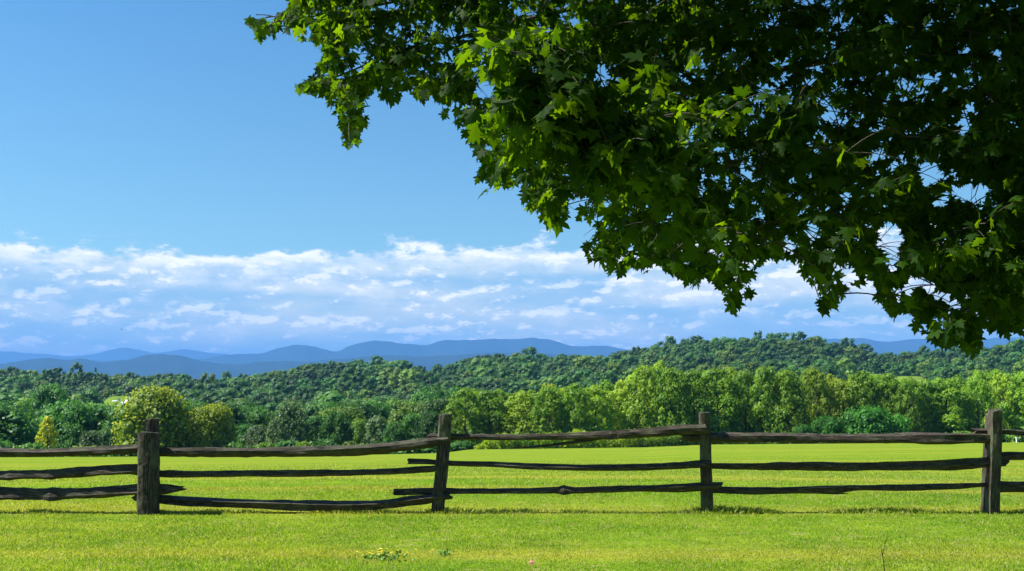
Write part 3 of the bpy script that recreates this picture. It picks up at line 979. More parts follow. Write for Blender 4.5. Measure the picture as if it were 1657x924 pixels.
kind_pick = rng.random(nw)
conif_zone = vnoise2(WP[:, 0] / 50 + 9, WP[:, 1] / 50, 8) > 0.25
is_con = (kind_pick < 0.45) & conif_zone & (wpx < 1000)
n_ind = 300 - 60
vis = (wpx > -20) & (wpx < 1680)
ind_idx = np.where(vis)[0]
ind_idx = ind_idx[:165]
ind_set = set(ind_idx.tolist())


def bay(px):
    if px < 240: return 'left of the double post'
    if px < 715: return 'between the double post and the leaning post'
    if px < 1143: return 'between the leaning post and the third post'
    return 'right of the third post'

for i in ind_idx:
    x, y, d = WP[i]
    if is_con[i]:
        place_tree('conifer_tree', 'conifer', x, y, hts[i] * 1.05, label='dark pointed evergreen in the near woods ' + bay(wpx[i]), group='evergreens in the near woods ' + bay(wpx[i]), z=gz[i])
    else:
        place_tree('broadleaf_tree', 'broadleaf', x, y, hts[i], w=random.uniform(9, 13.5), label='leafy green tree in the near woods ' + bay(wpx[i]), group='leafy trees in the near woods ' + bay(wpx[i]), z=gz[i])

# the far woods: one mass
def far_woods():
    tm = []
    for i in range(8):
        V, F, lv, L = crown_geo('round', 300 + i, 620, 0.95, 1.0 * 13, 12.5, 0.05, 11 + 2 * i, 0.10)
        cv, cf = core_geo(L, 0.72)
        tm.append((V, F, lv, cv, cf))
    tc_ = []
    for i in range(2):
        V, F, lv, L = crown_geo('conifer', 330 + i, 260, 1.1, 13, 6.5, 0.05, 22)
        cv, cf = core_geo(L, 0.8); tc_.append((V, F, lv, cv, cf))
    V4 = []; F4 = []; LV = []; TR = []; V3 = []; F3 = []; TR3 = []
    n4 = n3 = 0
    for i in range(nw):
        if i in ind_set: continue
        x, y, d = WP[i]
        T = random.choice(tc_) if is_con[i] else random.choice(tm)
        s = hts[i] / 13.0
        sw = (s * 0.5 + 0.5) * random.uniform(0.68, 1.32)
        a = random.uniform(0, 2 * PI); ca, sa = math.cos(a), math.sin(a)
        R = np.array([[ca * sw, -sa * sw, 0], [sa * sw, ca * sw, 0], [0, 0, s]]).T
        o = np.array([x, y, gz[i] - 0.3])
        tr = random.random()
        if is_con[i]: tr = tr * 0.12
        v = T[0] @ R + o
        V4.append(v); F4.append(T[1] + n4); n4 += len(v); LV.append(T[2]); TR.append(np.full(len(v), tr))
        v = T[3] @ R + o
        V3.append(v); F3.append(T[4] + n3); n3 += len(v); TR3.append(np.full(len(v), tr))
    V4 = np.concatenate(V4); F4 = np.concatenate(F4); LV = np.concatenate(LV); TR = np.concatenate(TR + TR3)
    V3 = np.concatenate(V3); F3 = np.concatenate(F3)
    me = mesh_mixed('woods', V4, F4, V3, F3, M['woods'], LV)
    at_ = me.attributes.new('tree', 'FLOAT', 'POINT'); at_.data.foreach_set('value', TR.astype(np.float32))
    o = link('woods', me)
    tag(o, 'dense mixed woods covering the valley and the low hills beyond', 'woods', kind='stuff')
    print('far woods trees', nw - len(ind_set), 'quads', len(F4))
far_woods()
print('individual trees', count_trees)

# ------------------------------------------------------------------ box helper
def box_vf(x0, x1, y0, y1, z0, z1):
    V = np.array([(x0, y0, z0), (x1, y0, z0), (x1, y1, z0), (x0, y1, z0), (x0, y0, z1), (x1, y0, z1), (x1, y1, z1), (x0, y1, z1)], float)
    F = np.array([(0, 3, 2, 1), (4, 5, 6, 7), (0, 1, 5, 4), (1, 2, 6, 5), (2, 3, 7, 6), (3, 0, 4, 7)])
    return V, F


def box_obj(name, parent, mat, *bx):
    T = Tris(4)
    for b_ in bx: T.add(*box_vf(*b_))
    V, F, _ = T.arrays()
    return link(name, mesh_np(name, V, F, [mat]), parent)


# far white farm buildings beside the left clearing
def farmhouse(px, py_top, d, w, label, rz):
    p = at(px, py_top, d)
    hgt = 6.0
    e = empty('farmhouse', (p[0], d, p[2] - hgt), rz)
    tag(e, label, 'house')
    box_obj('wall', e, M['white'], (-w / 2, w / 2, -3, 3, -6, 3.8))
    V = np.array([(-w / 2 - .4, -3.4, 3.7), (w / 2 + .4, -3.4, 3.7), (w / 2 + .4, 0, 6), (-w / 2 - .4, 0, 6), (-w / 2 - .4, 3.4, 3.7), (w / 2 + .4, 3.4, 3.7),
                  (-w / 2 - .4, 0, 5.75), (w / 2 + .4, 0, 5.75)])
    F = np.array([(0, 1, 2, 3), (3, 2, 5, 4), (0, 6, 7, 1), (4, 5, 7, 6), (0, 3, 4, 6), (1, 7, 5, 2)])
    rf = link('roof', mesh_np('roof', V, F, [M['roof']]), e)
    gv = np.array([(-w / 2 + 0.01, -3, 3.8), (-w / 2 + 0.01, 3, 3.8), (-w / 2 + 0.01, 0, 5.72), (-w / 2 + 0.01, 0, 5.72)])
    box_obj('chimney', rf, M['roof'], (w * .2, w * .2 + .7, -.35, .35, 5.2, 7.0))
    for xx in (-w * .3, 0.0, w * .3):
        wn = box_obj('window', e, M['glass'], (xx - .45, xx + .45, -3.06, -3.01, 1.2, 2.6))
    box_obj('door', e, M['roof'], (w * .14, w * .14 + 1.0, -3.06, -3.01, -0.2, 2.0))
farmhouse(189, 648, 447, 3.2, 'small white farmhouse glimpsed beside the bright far clearing', 0.1)
farmhouse(207, 647, 443, 4.2, 'white outbuilding half hidden by the large round maple', -0.5)

# red marker and white stake at the field edge
p = at(585, 738, 138); gz_ = float(ground_z(p[0], p[1]))
e = empty('drum', (p[0], p[1], gz_)); tag(e, 'small red drum standing at the far edge of the field under the top rail', 'drum')
T = Tris(4)
prof = [(0.0, 0.0), (0.28, 0.0), (0.30, 0.04), (0.28, 0.08), (0.28, 0.30), (0.30, 0.33), (0.28, 0.36), (0.28, 0.60), (0.30, 0.63), (0.28, 0.66), (0.28, 0.9), (0.30, 0.93), (0.27, 0.95), (0.0, 0.94)]
n_ = 20; Vv = []; Ff = []
for (r_, z_) in prof:
    for j in range(n_): Vv.append((max(r_, 0.001) * math.cos(2 * PI * j / n_), max(r_, 0.001) * math.sin(2 * PI * j / n_), z_))
for i in range(len(prof) - 1):
    for j in range(n_): Ff.append((i * n_ + j, i * n_ + (j + 1) % n_, (i + 1) * n_ + (j + 1) % n_, (i + 1) * n_ + j))
link('body', mesh_np('drum_body', np.array(Vv), np.array(Ff), [M['red']], smooth=False), e)
p = at(1646, 720, 140); gz_ = float(ground_z(p[0], p[1]))
e = box_obj('marker_stake', None, M['whitepost'], (-.11, .11, -.11, .11, -.2, .95), (-.14, .14, -.14, .14, .95, 1.05))
e.location = (p[0], p[1], gz_); tag(e, 'short white stake at the field edge right of the last post pair', 'stake')

# ------------------------------------------------------------------ small things in the lawn
def lawn_pt(px, py):
    """intersect the pixel ray with the flat near lawn"""
    r = ray(px, py)
    y = EYE / (-r[2] / r[1])
    return at(px, py, y)

base = at(1432, 930, 8.15); base[2] = 0
e = empty('dry_stem', tuple(base)); tag(e, 'thin dark forked stem sticking up from the lawn at the lower right', 'twig')
def loc(px, py): return at(px, py, 8.15) - base
T = Tris(4)
V, F = tube(smooth_path([(0, 0, -0.03), loc(1431, 915), loc(1428, 897), loc(1425, 882)], 14), np.linspace(0.0045, 0.0025, 14), 6); T.add(V, F)
V, F, _ = T.arrays(); link('stem', mesh_np('stem', V, F, [M['twig']], smooth=True), e)
T = Tris(4)
V, F = tube(smooth_path([loc(1428.3, 898), loc(1431, 885), loc(1433, 874), loc(1437, 865)], 10), np.linspace(0.0024, 0.0012, 10), 5); T.add(V, F)
V, F = tube(smooth_path([loc(1431.4, 882), loc(1436, 872), loc(1438, 868)], 5), np.linspace(0.0012, 0.0008, 5), 5); T.add(V, F)
V, F, _ = T.arrays(); link('side_branch', mesh_np('side_branch', V, F, [M['twig']], smooth=True), e)

# maple leaf outline (shared by the tree and the fallen leaf)
half = [(0.03, 0.0), (0.18, -0.03), (0.36, -0.12), (0.33, 0.03), (0.24, 0.12), (0.40, 0.18), (0.54, 0.38), (0.38, 0.39), (0.19, 0.36), (0.27, 0.57), (0.13, 0.62)]
OUT = half + [(0.0, 0.90)] + [(-x, y) for x, y in half[::-1]]
OUT = np.array(OUT)
LEAF2 = np.vstack([[0.0, 0.16], OUT])                       # centre + outline
nl_ = len(OUT)
LEAFF = np.array([(0, 1 + i, 1 + (i + 1) % nl_) for i in range(nl_)])
LX, LY = LEAF2[:, 0], LEAF2[:, 1]


def maple_leaves(base, tipdir, normal, size, curl):
    """vectorised leaves; base (n,3)"""
    n = len(base)
    Y = unit(tipdir); X = unit(np.cross(Y, normal)); Z = np.cross(X, Y)
    zz = (-curl[:, None] * 0.9 * np.abs(LX)[None, :] - curl[:, None] * 0.8 * (LY ** 2)[None, :])
    V = base[:, None, :] + size[:, None, None] * (LX[None, :, None] * X[:, None, :] + LY[None, :, None] * Y[:, None, :] + zz[:, :, None] * Z[:, None, :])
    F = (np.arange(n) * len(LX))[:, None, None] + LEAFF[None]
    return V.reshape(-1, 3), F.reshape(-1, 3)

p = lawn_pt(857, 919)
V, F = maple_leaves(np.array([[0, 0, 0.045]]), np.array([[0.8, 0.2, 0.35]]), np.array([[0.1, -0.6, 0.8]]), np.array([0.065]), np.array([0.55]))
e = link('fallen_leaf', mesh_np('fallen_leaf', V, F, [M['deadleaf']])); e.location = tuple(p); tag(e, 'curled brown fallen leaf lying on the lawn at the bottom centre', 'leaf')


def flower_patch():
    r = np.random.default_rng(3)
    c = lawn_pt(622, 904)
    e = empty('flower_patch', tuple(c)); tag(e, 'low patch of small yellow flowers in the foreground lawn', 'flowers', kind='stuff')
    C = np.stack([r.normal(size=26) * 0.13, r.normal(size=26) * 0.10, r.uniform(0.04, 0.075, 26)], 1)
    T = Tris(4); S = Tris(4)
    for c_ in C:
        k = 7; R_ = r.uniform(0.010, 0.016)
        for j in range(k):
            a = 2 * PI * j / k; d1 = np.array([math.cos(a), math.sin(a), 0.2]); sd = np.array([-math.sin(a), math.cos(a), 0]) * 0.35
            T.add(np.array([c_, c_ + (d1 * .6 + sd) * R_, c_ + d1 * R_, c_ + (d1 * .6 - sd) * R_]), np.array([(0, 1, 2, 3)]))
        V, F = tube(smooth_path([(c_[0], c_[1], 0), c_ * np.array([1, 1, .6]), c_], 4), np.full(4, 0.0015), 4); S.add(V, F)
    V, F, _ = T.arrays(); a = link('petals', mesh_np('petals', V, F, [M['flower']]), e)
    C2 = np.stack([r.normal(size=160) * 0.12, r.normal(size=160) * 0.12, r.uniform(0.005, 0.03, 160)], 1)
    V, F = leaf_quads(C2, r.normal(size=C2.shape) + [0, 0, 1.2], 0.028, r); S.add(V, F)
    V, F, _ = S.arrays(); link('leaves', mesh_np('flower_leaves', V, F, [M['weedleaf']]), e)
flower_patch()
r_ = np.random.default_rng(8)
p = lawn_pt(719, 899)
C2 = np.stack([r_.normal(size=60) * 0.03, r_.normal(size=60) * 0.04, r_.uniform(0.005, 0.045, 60)], 1)
V, F = leaf_quads(C2, r_.normal(size=C2.shape) + [0, 0, 1.0], 0.024, r_)
e = empty('weed_plant', tuple(p)); tag(e, 'small dark green broadleaf weed in the lawn right of the yellow flowers', 'weed')
link('leaves', mesh_np('weed_plant_leaves', V, F, [M['weedleaf']]), e)
V, F = tube([(0, 0, -.02), (0, 0, .02), (.004, 0, .055)], [.004, .003, .002], 6)
link('stem', mesh_np('weed_stem', V, F, [M['weedleaf']]), e)

# distant bird
bp_ = at(197, 533, 120)
T = Tris(4)
V, F = tube(smooth_path([(-.22, 0, 0), (-.1, 0, .02), (.08, 0, .02), (.2, 0, 0)], 9), np.array([.01, .03, .05, .06, .06, .055, .04, .03, .01]), 8); T.add(V, F)
V, F, _ = T.arrays()
bird = link('bird', mesh_np('bird', V, F, [M['bird']], smooth=True)); bird.location = tuple(bp_); bird.rotation_euler = (0.1, 0.0, 0.5); bird.scale = (0.6, 0.6, 0.6)
tag(bird, 'tiny dark bird gliding below the clouds on the left', 'bird')
for s_ in (-1, 1):
    Wv = np.array([(-.08, 0, .02), (.08, 0, .02), (.05, s_ * .22, .10), (-.07, s_ * .22, .10), (-.06, s_ * .45, .05), (-.02, s_ * .45, .05)])
    wv = np.vstack([Wv, Wv - [0, 0, .012]])
    Fq = [(0, 1, 2, 3), (3, 2, 5, 4), (6, 9, 8, 7), (9, 10, 11, 8), (1, 7, 8, 2), (2, 8, 11, 5), (0, 3, 9, 6), (3, 4, 10, 9), (4, 5, 11, 10)]
    link('wing', mesh_np('wing', wv, np.array(Fq), [M['bird']]), bird)

# ------------------------------------------------------------------ foreground maple
POLY = np.array([(404, 34), (407, 55), (422, 72), (436, 66), (447, 70), (446, 48), (462, 42), (476, 62), (492, 66), (506, 68), (516, 84), (518, 108), (505, 122), (484, 132), (482, 148), (500, 160), (520, 150),
                 (530, 172), (545, 190), (552, 210), (552, 235), (566, 246), (580, 232), (586, 208), (602, 196), (596, 178), (580, 172), (592, 158), (606, 150), (618, 160), (634, 178), (650, 170), (648, 140), (664, 150),
                 (680, 170), (700, 150), (712, 190), (732, 192), (744, 220), (760, 235), (776, 262), (758, 300), (774, 322), (786, 328), (792, 312), (812, 304), (830, 314), (834, 290), (848, 296),
                 (842, 330), (856, 342), (874, 340), (880, 368), (900, 380), (910, 356), (922, 336), (940, 360), (944, 410), (962, 440), (984, 450), (1006, 444), (1020, 430), (1044, 440), (1060, 420), (1080, 440),
                 (1100, 452), (1102, 486), (1124, 470), (1146, 452), (1166, 470), (1186, 508), (1212, 502), (1222, 488), (1212, 458), (1236, 436), (1270, 428), (1290, 420), (1300, 450), (1322, 470), (1326, 520),
                 (1340, 508), (1360, 500), (1366, 470), (1396, 464), (1404, 480), (1430, 492), (1444, 520), (1458, 500), (1480, 512), (1472, 540), (1500, 552), (1530, 560), (1548, 556), (1562, 576), (1582, 574),
                 (1590, 548), (1630, 540), (1640, 552), (1657, 540), (1760, 560), (1760, -60), (470, -60), (476, -10), (458, 18), (440, 30), (420, 28)], float)
HOLES = [(788, 146, 20, 18), (1440, 385, 26, 30), (1445, 425, 14, 22), (1505, 282, 24, 22), (1560, 205, 12, 22), (1575, 312, 34, 12), (1495, 460, 26, 12), (1335, 168, 12, 12), (1270, 120, 9, 20),
         (1315, 375, 14, 18), (1250, 428, 18, 8), (1520, 330, 14, 12), (1567, 175, 14, 10), (1330, 240, 12, 8), (1420, 255, 12, 9), (1500, 50, 10, 10), (1372, 320, 12, 10), (1280, 400, 14, 10), (930, 330, 14, 14), (1140, 455, 12, 10), (1035, 420, 8, 8),
         (865, 115, 10, 16), (1375, 445, 14, 20), (1300, 455, 10, 10), (1535, 480, 16, 14), (1455, 472, 20, 10), (1175, 395, 9, 7), (1210, 290, 8, 8), (1120, 230, 6, 6), (590, 182, 7, 10), (690, 120, 6, 6), (1405, 470, 18, 14)]


def inside(px, py, poly=POLY):
    c = np.zeros(px.shape, bool)
    n = len(poly); j = n - 1
    for i in range(n):
        xi, yi = poly[i]; xj, yj = poly[j]
        cr = ((yi > py) != (yj > py)) & (px < (xj - xi) * (py - yi) / (yj - yi + 1e-12) + xi)
        c ^= cr; j = i
    return c


def in_hole(px, py, g=1.0):
    h = np.zeros(px.shape, bool)
    for (a, b_, c, d) in HOLES:
        h |= (((px - a) / (c * g)) ** 2 + ((py - b_) / (d * g)) ** 2) < 1
    return h


def make_maple():
    r = np.random.default_rng(21)
    TR0 = np.array([5.3, 6.6, 0.0])
    tree = empty('maple_tree', tuple(TR0))
    tag(tree, 'large maple overhanging the top right with dense dark green lobed leaves', 'tree')

    def loc3(P): return np.asarray(P, float) - TR0
    # trunk
    TP_ = smooth_path([(5.3, 6.6, -0.3), (5.25, 6.6, 1.5), (5.1, 6.5, 3.2), (5.2, 6.4, 5.5), (5.0, 6.3, 8.5), (5.0, 6.2, 11)], 30)
    Rr = np.interp(np.linspace(0, 1, 30), [0, .04, .12, .5, 1], [.52, .42, .36, .26, .05])
    V, F = tube(loc3(TP_), Rr, 16)
    link('trunk', mesh_np('maple_trunk', V, F, [M['bark']], smooth=True), tree)
    # limbs, behind most of the leaves
    LIMBS = [[TP_[9], at(1690, 30, 7.6), at(1600, 125, 7.6), at(1500, 215, 7.5), at(1330, 330, 7.3)],
             [TP_[9], at(1700, 20, 7.7), at(1500, 60, 7.9), at(1200, 130, 8.0), at(960, 200, 8.0), at(850, 250, 8.0)],
             [TP_[11], at(1500, -60, 7.8), at(1200, -60, 8.0), at(950, 10, 8.1), at(780, 52, 8.1), at(620, 90, 8.1), at(530, 130, 8.1)],
             [TP_[13], at(1300, -200, 7.4), at(900, -90, 7.9), at(700, -10, 8.1), at(560, 20, 8.1), at(455, 34, 8.1)],
             [TP_[9], at(1740, 250, 7.2), at(1660, 380, 6.9), at(1560, 440, 6.7)],
             [TP_[15], np.array([3.5, 5.6, 6.6]), np.array([1.0, 5.2, 7.4]), np.array([-1.2, 5.4, 7.2])],
             [TP_[17], np.array([3.6, 7.0, 8.6]), np.array([1.5, 7.4, 9.6]), np.array([-0.5, 7.4, 9.6])],
             [TP_[15], np.array([5.6, 4.6, 6.5]), np.array([5.2, 2.4, 7.4])],
             [TP_[13], np.array([7.5, 6.3, 6.5]), np.array([9.6, 6.3, 7.4])],
             [TP_[9], at(1600, 20, 6.9), at(1350, 140, 6.7), at(1180, 250, 6.6), at(1110, 330, 6.5)]]
    nodes = []; rads = []
    for li, L in enumerate(LIMBS):
        P = smooth_path(L, 34)
        P += 0.04 * np.stack([vnoise1(np.linspace(0, 7, 34), r.integers(99)) for _ in range(3)], 1) * np.linspace(0, 1, 34)[:, None]
        R = np.linspace(0.085, 0.008, 34) ** 1.0 * np.where(np.arange(34) < 10, 1.0, 0.75) * (0.22 if li == 9 else 1.0)
        V, F = tube(loc3(P), R, 8)
        link('limb', mesh_np('limb', V, F, [M['bark']], smooth=True), tree)
        nodes.append(P[6:]); rads.append(R[6:])
    nodes = np.concatenate(nodes)

    # spray anchors: inside the picture
    def depth_at(px):
        return np.interp(px, [400, 700, 1000, 1300, 1657], [7.8, 7.4, 6.8, 6.5, 6.3])
    A = []
    n = 0
    while n < 1480:
        px = r.uniform(410, 1740, 800); py = r.uniform(-55, 570, 800)
        ok = inside(px, py) & ~in_hole(px, py, 1.25)
        dn = np.where(px < 700, 1.0, 1.0)
        for a_, b_ in zip(px[ok], py[ok]):
            dd = depth_at(a_) + r.uniform(-1.1, 1.4) * (1.0 if a_ > 800 else 0.4)
            dd = min(dd, 8.25)
            A.append(at(a_, b_ - 14, dd)); n += 1
            if n >= 1480: break
    # the nearer sunlit sprays in the middle
    for (a_, b_) in [(868, 88), (872, 100), (905, 150), (895, 165), (915, 185), (880, 190), (930, 170), (960, 205), (985, 215), (1005, 225), (975, 250), (960, 270), (1040, 205), (1050, 190), (1010, 260), (985, 280),
                     (1130, 190), (1160, 200), (850, 110), (1060, 320), (1090, 300), (860, 165),
                     (880, 120), (890, 210), (920, 205), (945, 185), (900, 140), (868, 150), (995, 245), (1020, 240), (1030, 275), (960, 235), (1000, 300), (1035, 300), (870, 205), (1080, 270), (940, 300)]:
        A.append(at(a_, b_ - 8, r.uniform(4.6, 5.0)))
    for (cx_, cy_, ns_, sp_) in [(905, 185, 16, 24), (868, 100, 8, 16), (985, 270, 9, 22), (1045, 205, 6, 18)]:
        for _ in range(ns_):
            A.append(at(cx_ + r.normal() * sp_, cy_ - 12 + r.normal() * sp_, r.uniform(4.4, 4.65)))
    for (a_, b_) in [(412, 34), (428, 40), (440, 46), (452, 36), (470, 24), (492, 134), (506, 138), (520, 132), (558, 205), (566, 218), (575, 190), (596, 182), (640, 150)]:
        for _ in range(2): A.append(at(a_ + r.uniform(-5, 5), b_ - 10, r.uniform(7.9, 8.2)))
    n_in = len(A)
    # the crown above and beside the frame
    k = 0
    while k < 2300:
        P = np.array([4.2, 4.0, 7.0]) + unit(r.normal(size=3)) * np.array([6.8, 5.8, 5.0]) * r.random() ** 0.3
        if P[1] > 8.1 or P[2] < 2.6: continue
        if 4.2 < P[1] < 5.4 and P[2] < 4.5 + (1.2 - P[0]) * 1.19: continue      # an opening lets the sun reach the middle sprays
        px, py, dep = project(P)
        if -120 < px < 1760 and py > -70 and dep > 0.3: continue
        if np.linalg.norm(P - np.array([0, 0, EYE])) < 2.0: continue
        A.append(P); k += 1
    k = 0
    while k < 900:                                             # extra unseen sprays added above the frame's right half to block the sun
        P = np.array([r.uniform(0.3, 5.2), r.uniform(4.3, 8.0), r.uniform(4.4, 7.6)])
        if 4.2 < P[1] < 5.4 and P[2] < 4.5 + (1.2 - P[0]) * 1.19: continue
        px, py, dep = project(P)
        if -120 < px < 1760 and py > -70: continue
        A.append(P); k += 1
    A = np.array(A)
    # twigs: grow greedily from the limbs
    d0 = np.min(np.linalg.norm(A[:, None, :] - nodes[None, ::3, :], axis=2), axis=1)
    order = np.argsort(d0)
    pool = list(nodes[::2]); owner = [-1] * len(pool)
    dirs = np.zeros_like(A); parent = {}; segs = {}
    for i in order:
        Pp = np.array(pool)
        dist = np.linalg.norm(Pp - A[i], axis=1) + 0.35 * np.maximum(0, A[i][2] - Pp[:, 2])
        j = int(np.argmin(dist)); s = Pp[j]
        L = np.linalg.norm(A[i] - s)
        mid = (s + A[i]) / 2 + np.array([0, 0, 0.10 * L]) + r.normal(size=3) * 0.05 * L
        segs[i] = (smooth_path([s, mid, A[i]], 6), 0.0035 + 0.0055 * min(L, 1.2)); parent[i] = owner[j]
        dirs[i] = unit(A[i] - s)
        if L > 0.12:
            pool += [mid, A[i]]; owner += [i, i]

    # leaves on each spray
    TW = Tris(4); BR = Tris(4)
    G = []; used = set()
    for i, a in enumerate(A):
        inn = i < n_in
        nlf = r.integers(17, 28) if inn else r.integers(12, 18)
        out = dirs[i] * np.array([1, 1, 0.4]); out = unit(out + r.normal(size=3) * 0.35)
        twig_dir = unit(out * 0.8 + np.array([0, 0, -0.55]))
        Lt = r.uniform(0.20, 0.38)
        tw = smooth_path([a, a + out * Lt * 0.5, a + out * Lt * 0.65 + twig_dir * Lt * 0.45], 6)
        ts = np.sort(r.random(nlf))
        pos = np.stack([np.interp(ts * 5, np.arange(6), tw[:, q_]) for q_ in range(3)], 1)
        side = unit(r.normal(size=(nlf, 3)) * np.array([1, 1, 0.45]))
        pet = r.uniform(0.03, 0.10, nlf)
        base = pos + side * pet[:, None] + np.array([0, 0, -0.25]) * pet[:, None]
        tip = unit(side * 0.55 + out * 0.35 + np.array([0, 0, -0.75]) + r.normal(size=(nlf, 3)) * 0.33)
        nrm = unit(np.array([0, 0, 1.0]) + side * 0.5 + r.normal(size=(nlf, 3)) * 0.55)
        sz = r.uniform(0.05, 0.118, nlf) * (1.0 if inn else 1.6); cu = r.uniform(0.0, 0.45, nlf)
        cen = base + tip * (sz * 0.4)[:, None]
        px, py, dep = project(cen)
        tipx, tipy, _ = project(base + tip * (sz * 0.85)[:, None])
        inframe = (px > -20) & (px < 1680) & (py > -30) & (py < 940)
        keep = ~(inframe & (~inside(px, py) | in_hole(px, py) | ~inside(tipx, tipy - 8))) & (cen[:, 1] < 8.35) & (dep > 0.6) & ~(inframe & (dep < 4.2)) & ~(inframe & (px > 700) & (vnoise2(cen[:, 0] * 6.5, cen[:, 2] * 6.5, 17) < -0.42) & (dep > 5.3))
        if keep.sum() < 3: continue
        twx, twy, _ = project(tw)
        if not inn or inside(twx, twy).all():
            V, F = tube(loc3(tw), np.linspace(0.0035, 0.0014, 6), 4); TW.add(V, F)
        G.append((base[keep], tip[keep], nrm[keep], sz[keep], cu[keep]))
        j = i
        while j != -1 and j not in used:
            used.add(j); j = parent[j]
    for i in used:
        P, rb = segs[i]
        qx, qy, qd = project(P)
        if np.linalg.norm(P[-1] - P[0]) > 0.75 and ((qx > 420) & (qx < 1657) & (qy > 0) & (qd < 6.6)).any(): continue
        V, F = tube(loc3(P), np.linspace(rb, 0.0035, 6), 5); BR.add(V, F)
    V, F, _ = BR.arrays()
    link('branches', mesh_np('branches', V, F, [M['bark']], smooth=True), tree)
    Bs, Ts, Ns, Ss, Cs = (np.concatenate([g_[q_] for g_ in G]) for q_ in range(5))
    V, F = maple_leaves(loc3(Bs), Ts, Ns, Ss, Cs)
    lv = np.repeat(r.random(len(Bs)), len(LX))
    link('crown', mesh_np('maple_crown', V, F, [M['maple_leaf']], {'leaf': lv}), tree)
    V, F, _ = TW.arrays()
    link('twigs', mesh_np('twigs', V, F, [M['bark']], smooth=True), tree)
    print('maple leaves', len(Bs))
make_maple()

# ------------------------------------------------------------------ haze
hz = link('haze', mesh_np('haze', *box_vf(-28500, 28500, -28500, 28500, -45, 712)))
m = bpy.data.materials.new('haze_air'); m.use_nodes = True; nt = m.node_tree; nt.nodes.clear()
out = nt.nodes.new('ShaderNodeOutputMaterial'); pv = nt.nodes.new('ShaderNodeVolumePrincipled')
pv.inputs['Color'].default_value = (0.135, 0.36, 0.80, 1)
pv.inputs['Density'].default_value = 0.85e-4
pv.inputs['Anisotropy'].default_value = 0.0
for nm in ('Density Attribute', 'Color Attribute', 'Temperature Attribute'):
    if nm in pv.inputs: pv.inputs[nm].default_value = ''
nt.links.new(pv.outputs[0], out.inputs['Volume'])
hz.data.materials.append(m)
tag(hz, 'thin blue haze filling the valley air', 'haze', kind='stuff')

# ------------------------------------------------------------------ light and sky
SUN_EL = math.radians(50)
SUN_AZ = math.radians(-89)           # measured from +Y towards +X : from the left, a touch ahead
sd = Vector((math.sin(SUN_AZ) * math.cos(SUN_EL), math.cos(SUN_AZ) * math.cos(SUN_EL), math.sin(SUN_EL)))
sl = bpy.data.lights.new('sun', 'SUN'); sl.energy = 5.0; sl.angle = math.radians(0.53); sl.color = (1.0, 0.95, 0.86)
so = bpy.data.objects.new('sun', sl); COL.objects.link(so)
so.rotation_euler = (-sd).to_track_quat('-Z', 'Y').to_euler(); so.location = (0, 0, 50)

w = bpy.data.worlds.new('World'); scene.world = w; w.use_nodes = True
nt = w.node_tree; nt.nodes.clear()
wo = nt.nodes.new('ShaderNodeOutputWorld'); bg = nt.nodes.new('ShaderNodeBackground')
sky = nt.nodes.new('ShaderNodeTexSky'); sky.sky_type = 'NISHITA'; sky.sun_disc = False
sky.sun_elevation = SUN_EL; sky.sun_rotation = SUN_AZ
sky.air_density = 1.0; sky.dust_density = 0.3; sky.ozone_density = 2.5; sky.altitude = 100
tcw = nt.nodes.new('ShaderNodeTexCoord'); dirv = tcw.outputs['Generated']
sep = nt.nodes.new('ShaderNodeSeparateXYZ'); nt.links.new(dirv, sep.inputs[0])
az = math_(nt, 'ARCTAN2', sep.outputs[0], sep.outputs[1])
el = math_(nt, 'ARCSINE', sep.outputs[2])
tint = mixc(nt, 1.0, sky.outputs[0], mixc(nt, maprange(nt, el, 0.12, 0.40, smooth=False), (0.90, 1.25, 1.20), (0.60, 1.13, 1.36)), 'MULTIPLY')


def comb(u, v, wv=0.0):
    c = nt.nodes.new('ShaderNodeCombineXYZ')
    setin(nt, c.inputs[0], u); setin(nt, c.inputs[1], v); setin(nt, c.inputs[2], wv)
    return c.outputs[0]


def mul(a_, b_): return math_(nt, 'MULTIPLY', a_, b_)
def add(a_, b_): return math_(nt, 'ADD', a_, b_)
def sub(a_, b_): return math_(nt, 'SUBTRACT', a_, b_)


def cloud_density(du, dv):
    """billow field at (azimuth+du, elevation+dv)"""
    u = add(az, du); v = add(el, dv)
    warp = noise(nt, comb(mul(u, 7.0), mul(v, 20.0), 1.3), 1.0, 4, 0.6)
    vv = add(v, mul(sub(warp, 0.5), 0.020))
    big = noise(nt, comb(mul(u, 6.0), mul(vv, 27.0), 3.7), 1.0, 7, 0.60)
    puff = noise(nt, comb(mul(u, 20.0), mul(vv, 40.0), 8.1), 1.0, 7, 0.62)
    return add(mul(big, 0.47), mul(puff, 0.53)), puff

d0, puff0 = cloud_density(0.0, 0.0)
d1, puff1 = cloud_density(-0.004, 0.0050)
topn = noise(nt, comb(mul(az, 5.0), 0.0, 5.0), 1.0, 2, 0.5)
topf = noise(nt, comb(mul(az, 26.0), mul(el, 45.0), 2.0), 1.0, 5, 0.6)
top = add(mul(sub(topn, 0.5), 0.028), mul(sub(topf, 0.5), 0.040))
top = add(top, maprange(nt, az, -0.25, 0.05, 0.1265, 0.139))
above = sub(el, top)
edge_cut = mul(sub(d0, 0.5), 0.10)
above = sub(above, edge_cut)
inband = maprange(nt, above, -0.007, 0.004, 1.0, 0.0)
rim = mul(maprange(nt, above, -0.030, -0.006, 0.0, 1.0), inband)
rim = mul(rim, maprange(nt, d0, 0.38, 0.54))
veil = mul(inband, maprange(nt, d0, 0.34, 0.54, 0.80, 1.0))
veil = mul(veil, maprange(nt, el, 0.02, 0.10, 0.86, 0.95))
lit = mul(maprange(nt, sub(d0, d1), 0.005, 0.06), maprange(nt, d0, 0.40, 0.52))
streak = mul(maprange(nt, d0, 0.45, 0.70), maprange(nt, el, 0.03, 0.10, 0.35, 0.8))
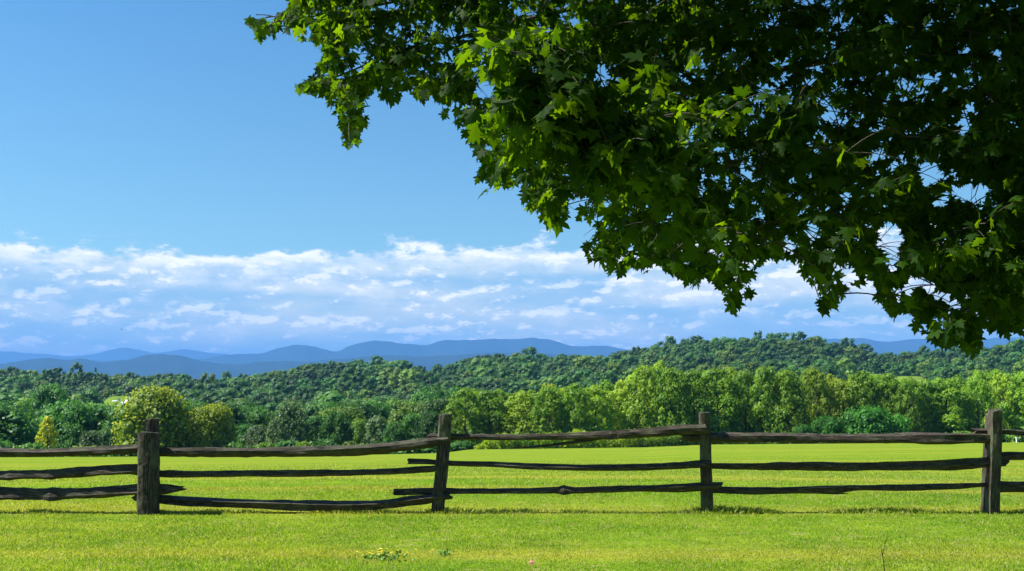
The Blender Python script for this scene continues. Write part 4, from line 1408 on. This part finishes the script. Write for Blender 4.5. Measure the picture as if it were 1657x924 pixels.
pf = mul(mul(maprange(nt, puff0, 0.60, 0.70), maprange(nt, sub(puff0, puff1), -0.01, 0.06)), inband)
bright = math_(nt, 'MAXIMUM', mul(rim, 0.85), math_(nt, 'MAXIMUM', mul(lit, 0.8), math_(nt, 'MAXIMUM', streak, pf)))
# faint wisps above the bank
wisp = mul(maprange(nt, noise(nt, comb(mul(az, 9.0), mul(el, 90.0), 12.0), 1.0, 6, 0.6), 0.58, 0.75), maprange(nt, el, 0.135, 0.155, 1.0, 0.0))
bodyn = noise(nt, comb(mul(az, 4.0), mul(el, 26.0), 21.0), 1.0, 5, 0.55)
body = mixc(nt, maprange(nt, bodyn, 0.40, 0.62), (0.185, 0.300, 0.385), (0.365, 0.410, 0.395))
ccol = mixc(nt, mul(bright, maprange(nt, bodyn, 0.36, 0.56, 0.55, 1.0)), body, (0.70, 0.66, 0.60))
skycol = nt.nodes.new('ShaderNodeVectorMath'); skycol.operation = 'SCALE'; nt.links.new(tint, skycol.inputs[0]); skycol.inputs['Scale'].default_value = 0.05
amount = math_(nt, 'MAXIMUM', veil, mul(bright, inband))
amount = math_(nt, 'MAXIMUM', amount, mul(wisp, 0.30))
final = mixc(nt, amount, skycol.outputs[0], ccol)
nt.links.new(final, bg.inputs[0]); bg.inputs[1].default_value = 1.0
nt.links.new(bg.outputs[0], wo.inputs[0])

# ------------------------------------------------------------------ camera, render
cam = bpy.data.cameras.new('camera'); co = bpy.data.objects.new('camera', cam); COL.objects.link(co)
cam.sensor_width = 36; cam.lens = 36 * F0 / W0
co.location = (0, 0, EYE); co.rotation_euler = (PI / 2 + PITCH, 0, 0)
cam.clip_start = 0.05; cam.clip_end = 100000
scene.camera = co
scene.view_settings.view_transform = 'Standard'
scene.view_settings.look = 'None'
scene.view_settings.exposure = 1.25
scene.view_settings.gamma = 1
scene.cycles.max_bounces = 6
scene.cycles.diffuse_bounces = 3
scene.cycles.transmission_bounces = 4
scene.cycles.volume_bounces = 1
scene.cycles.use_denoising = True
scene.cycles.use_adaptive_sampling = True
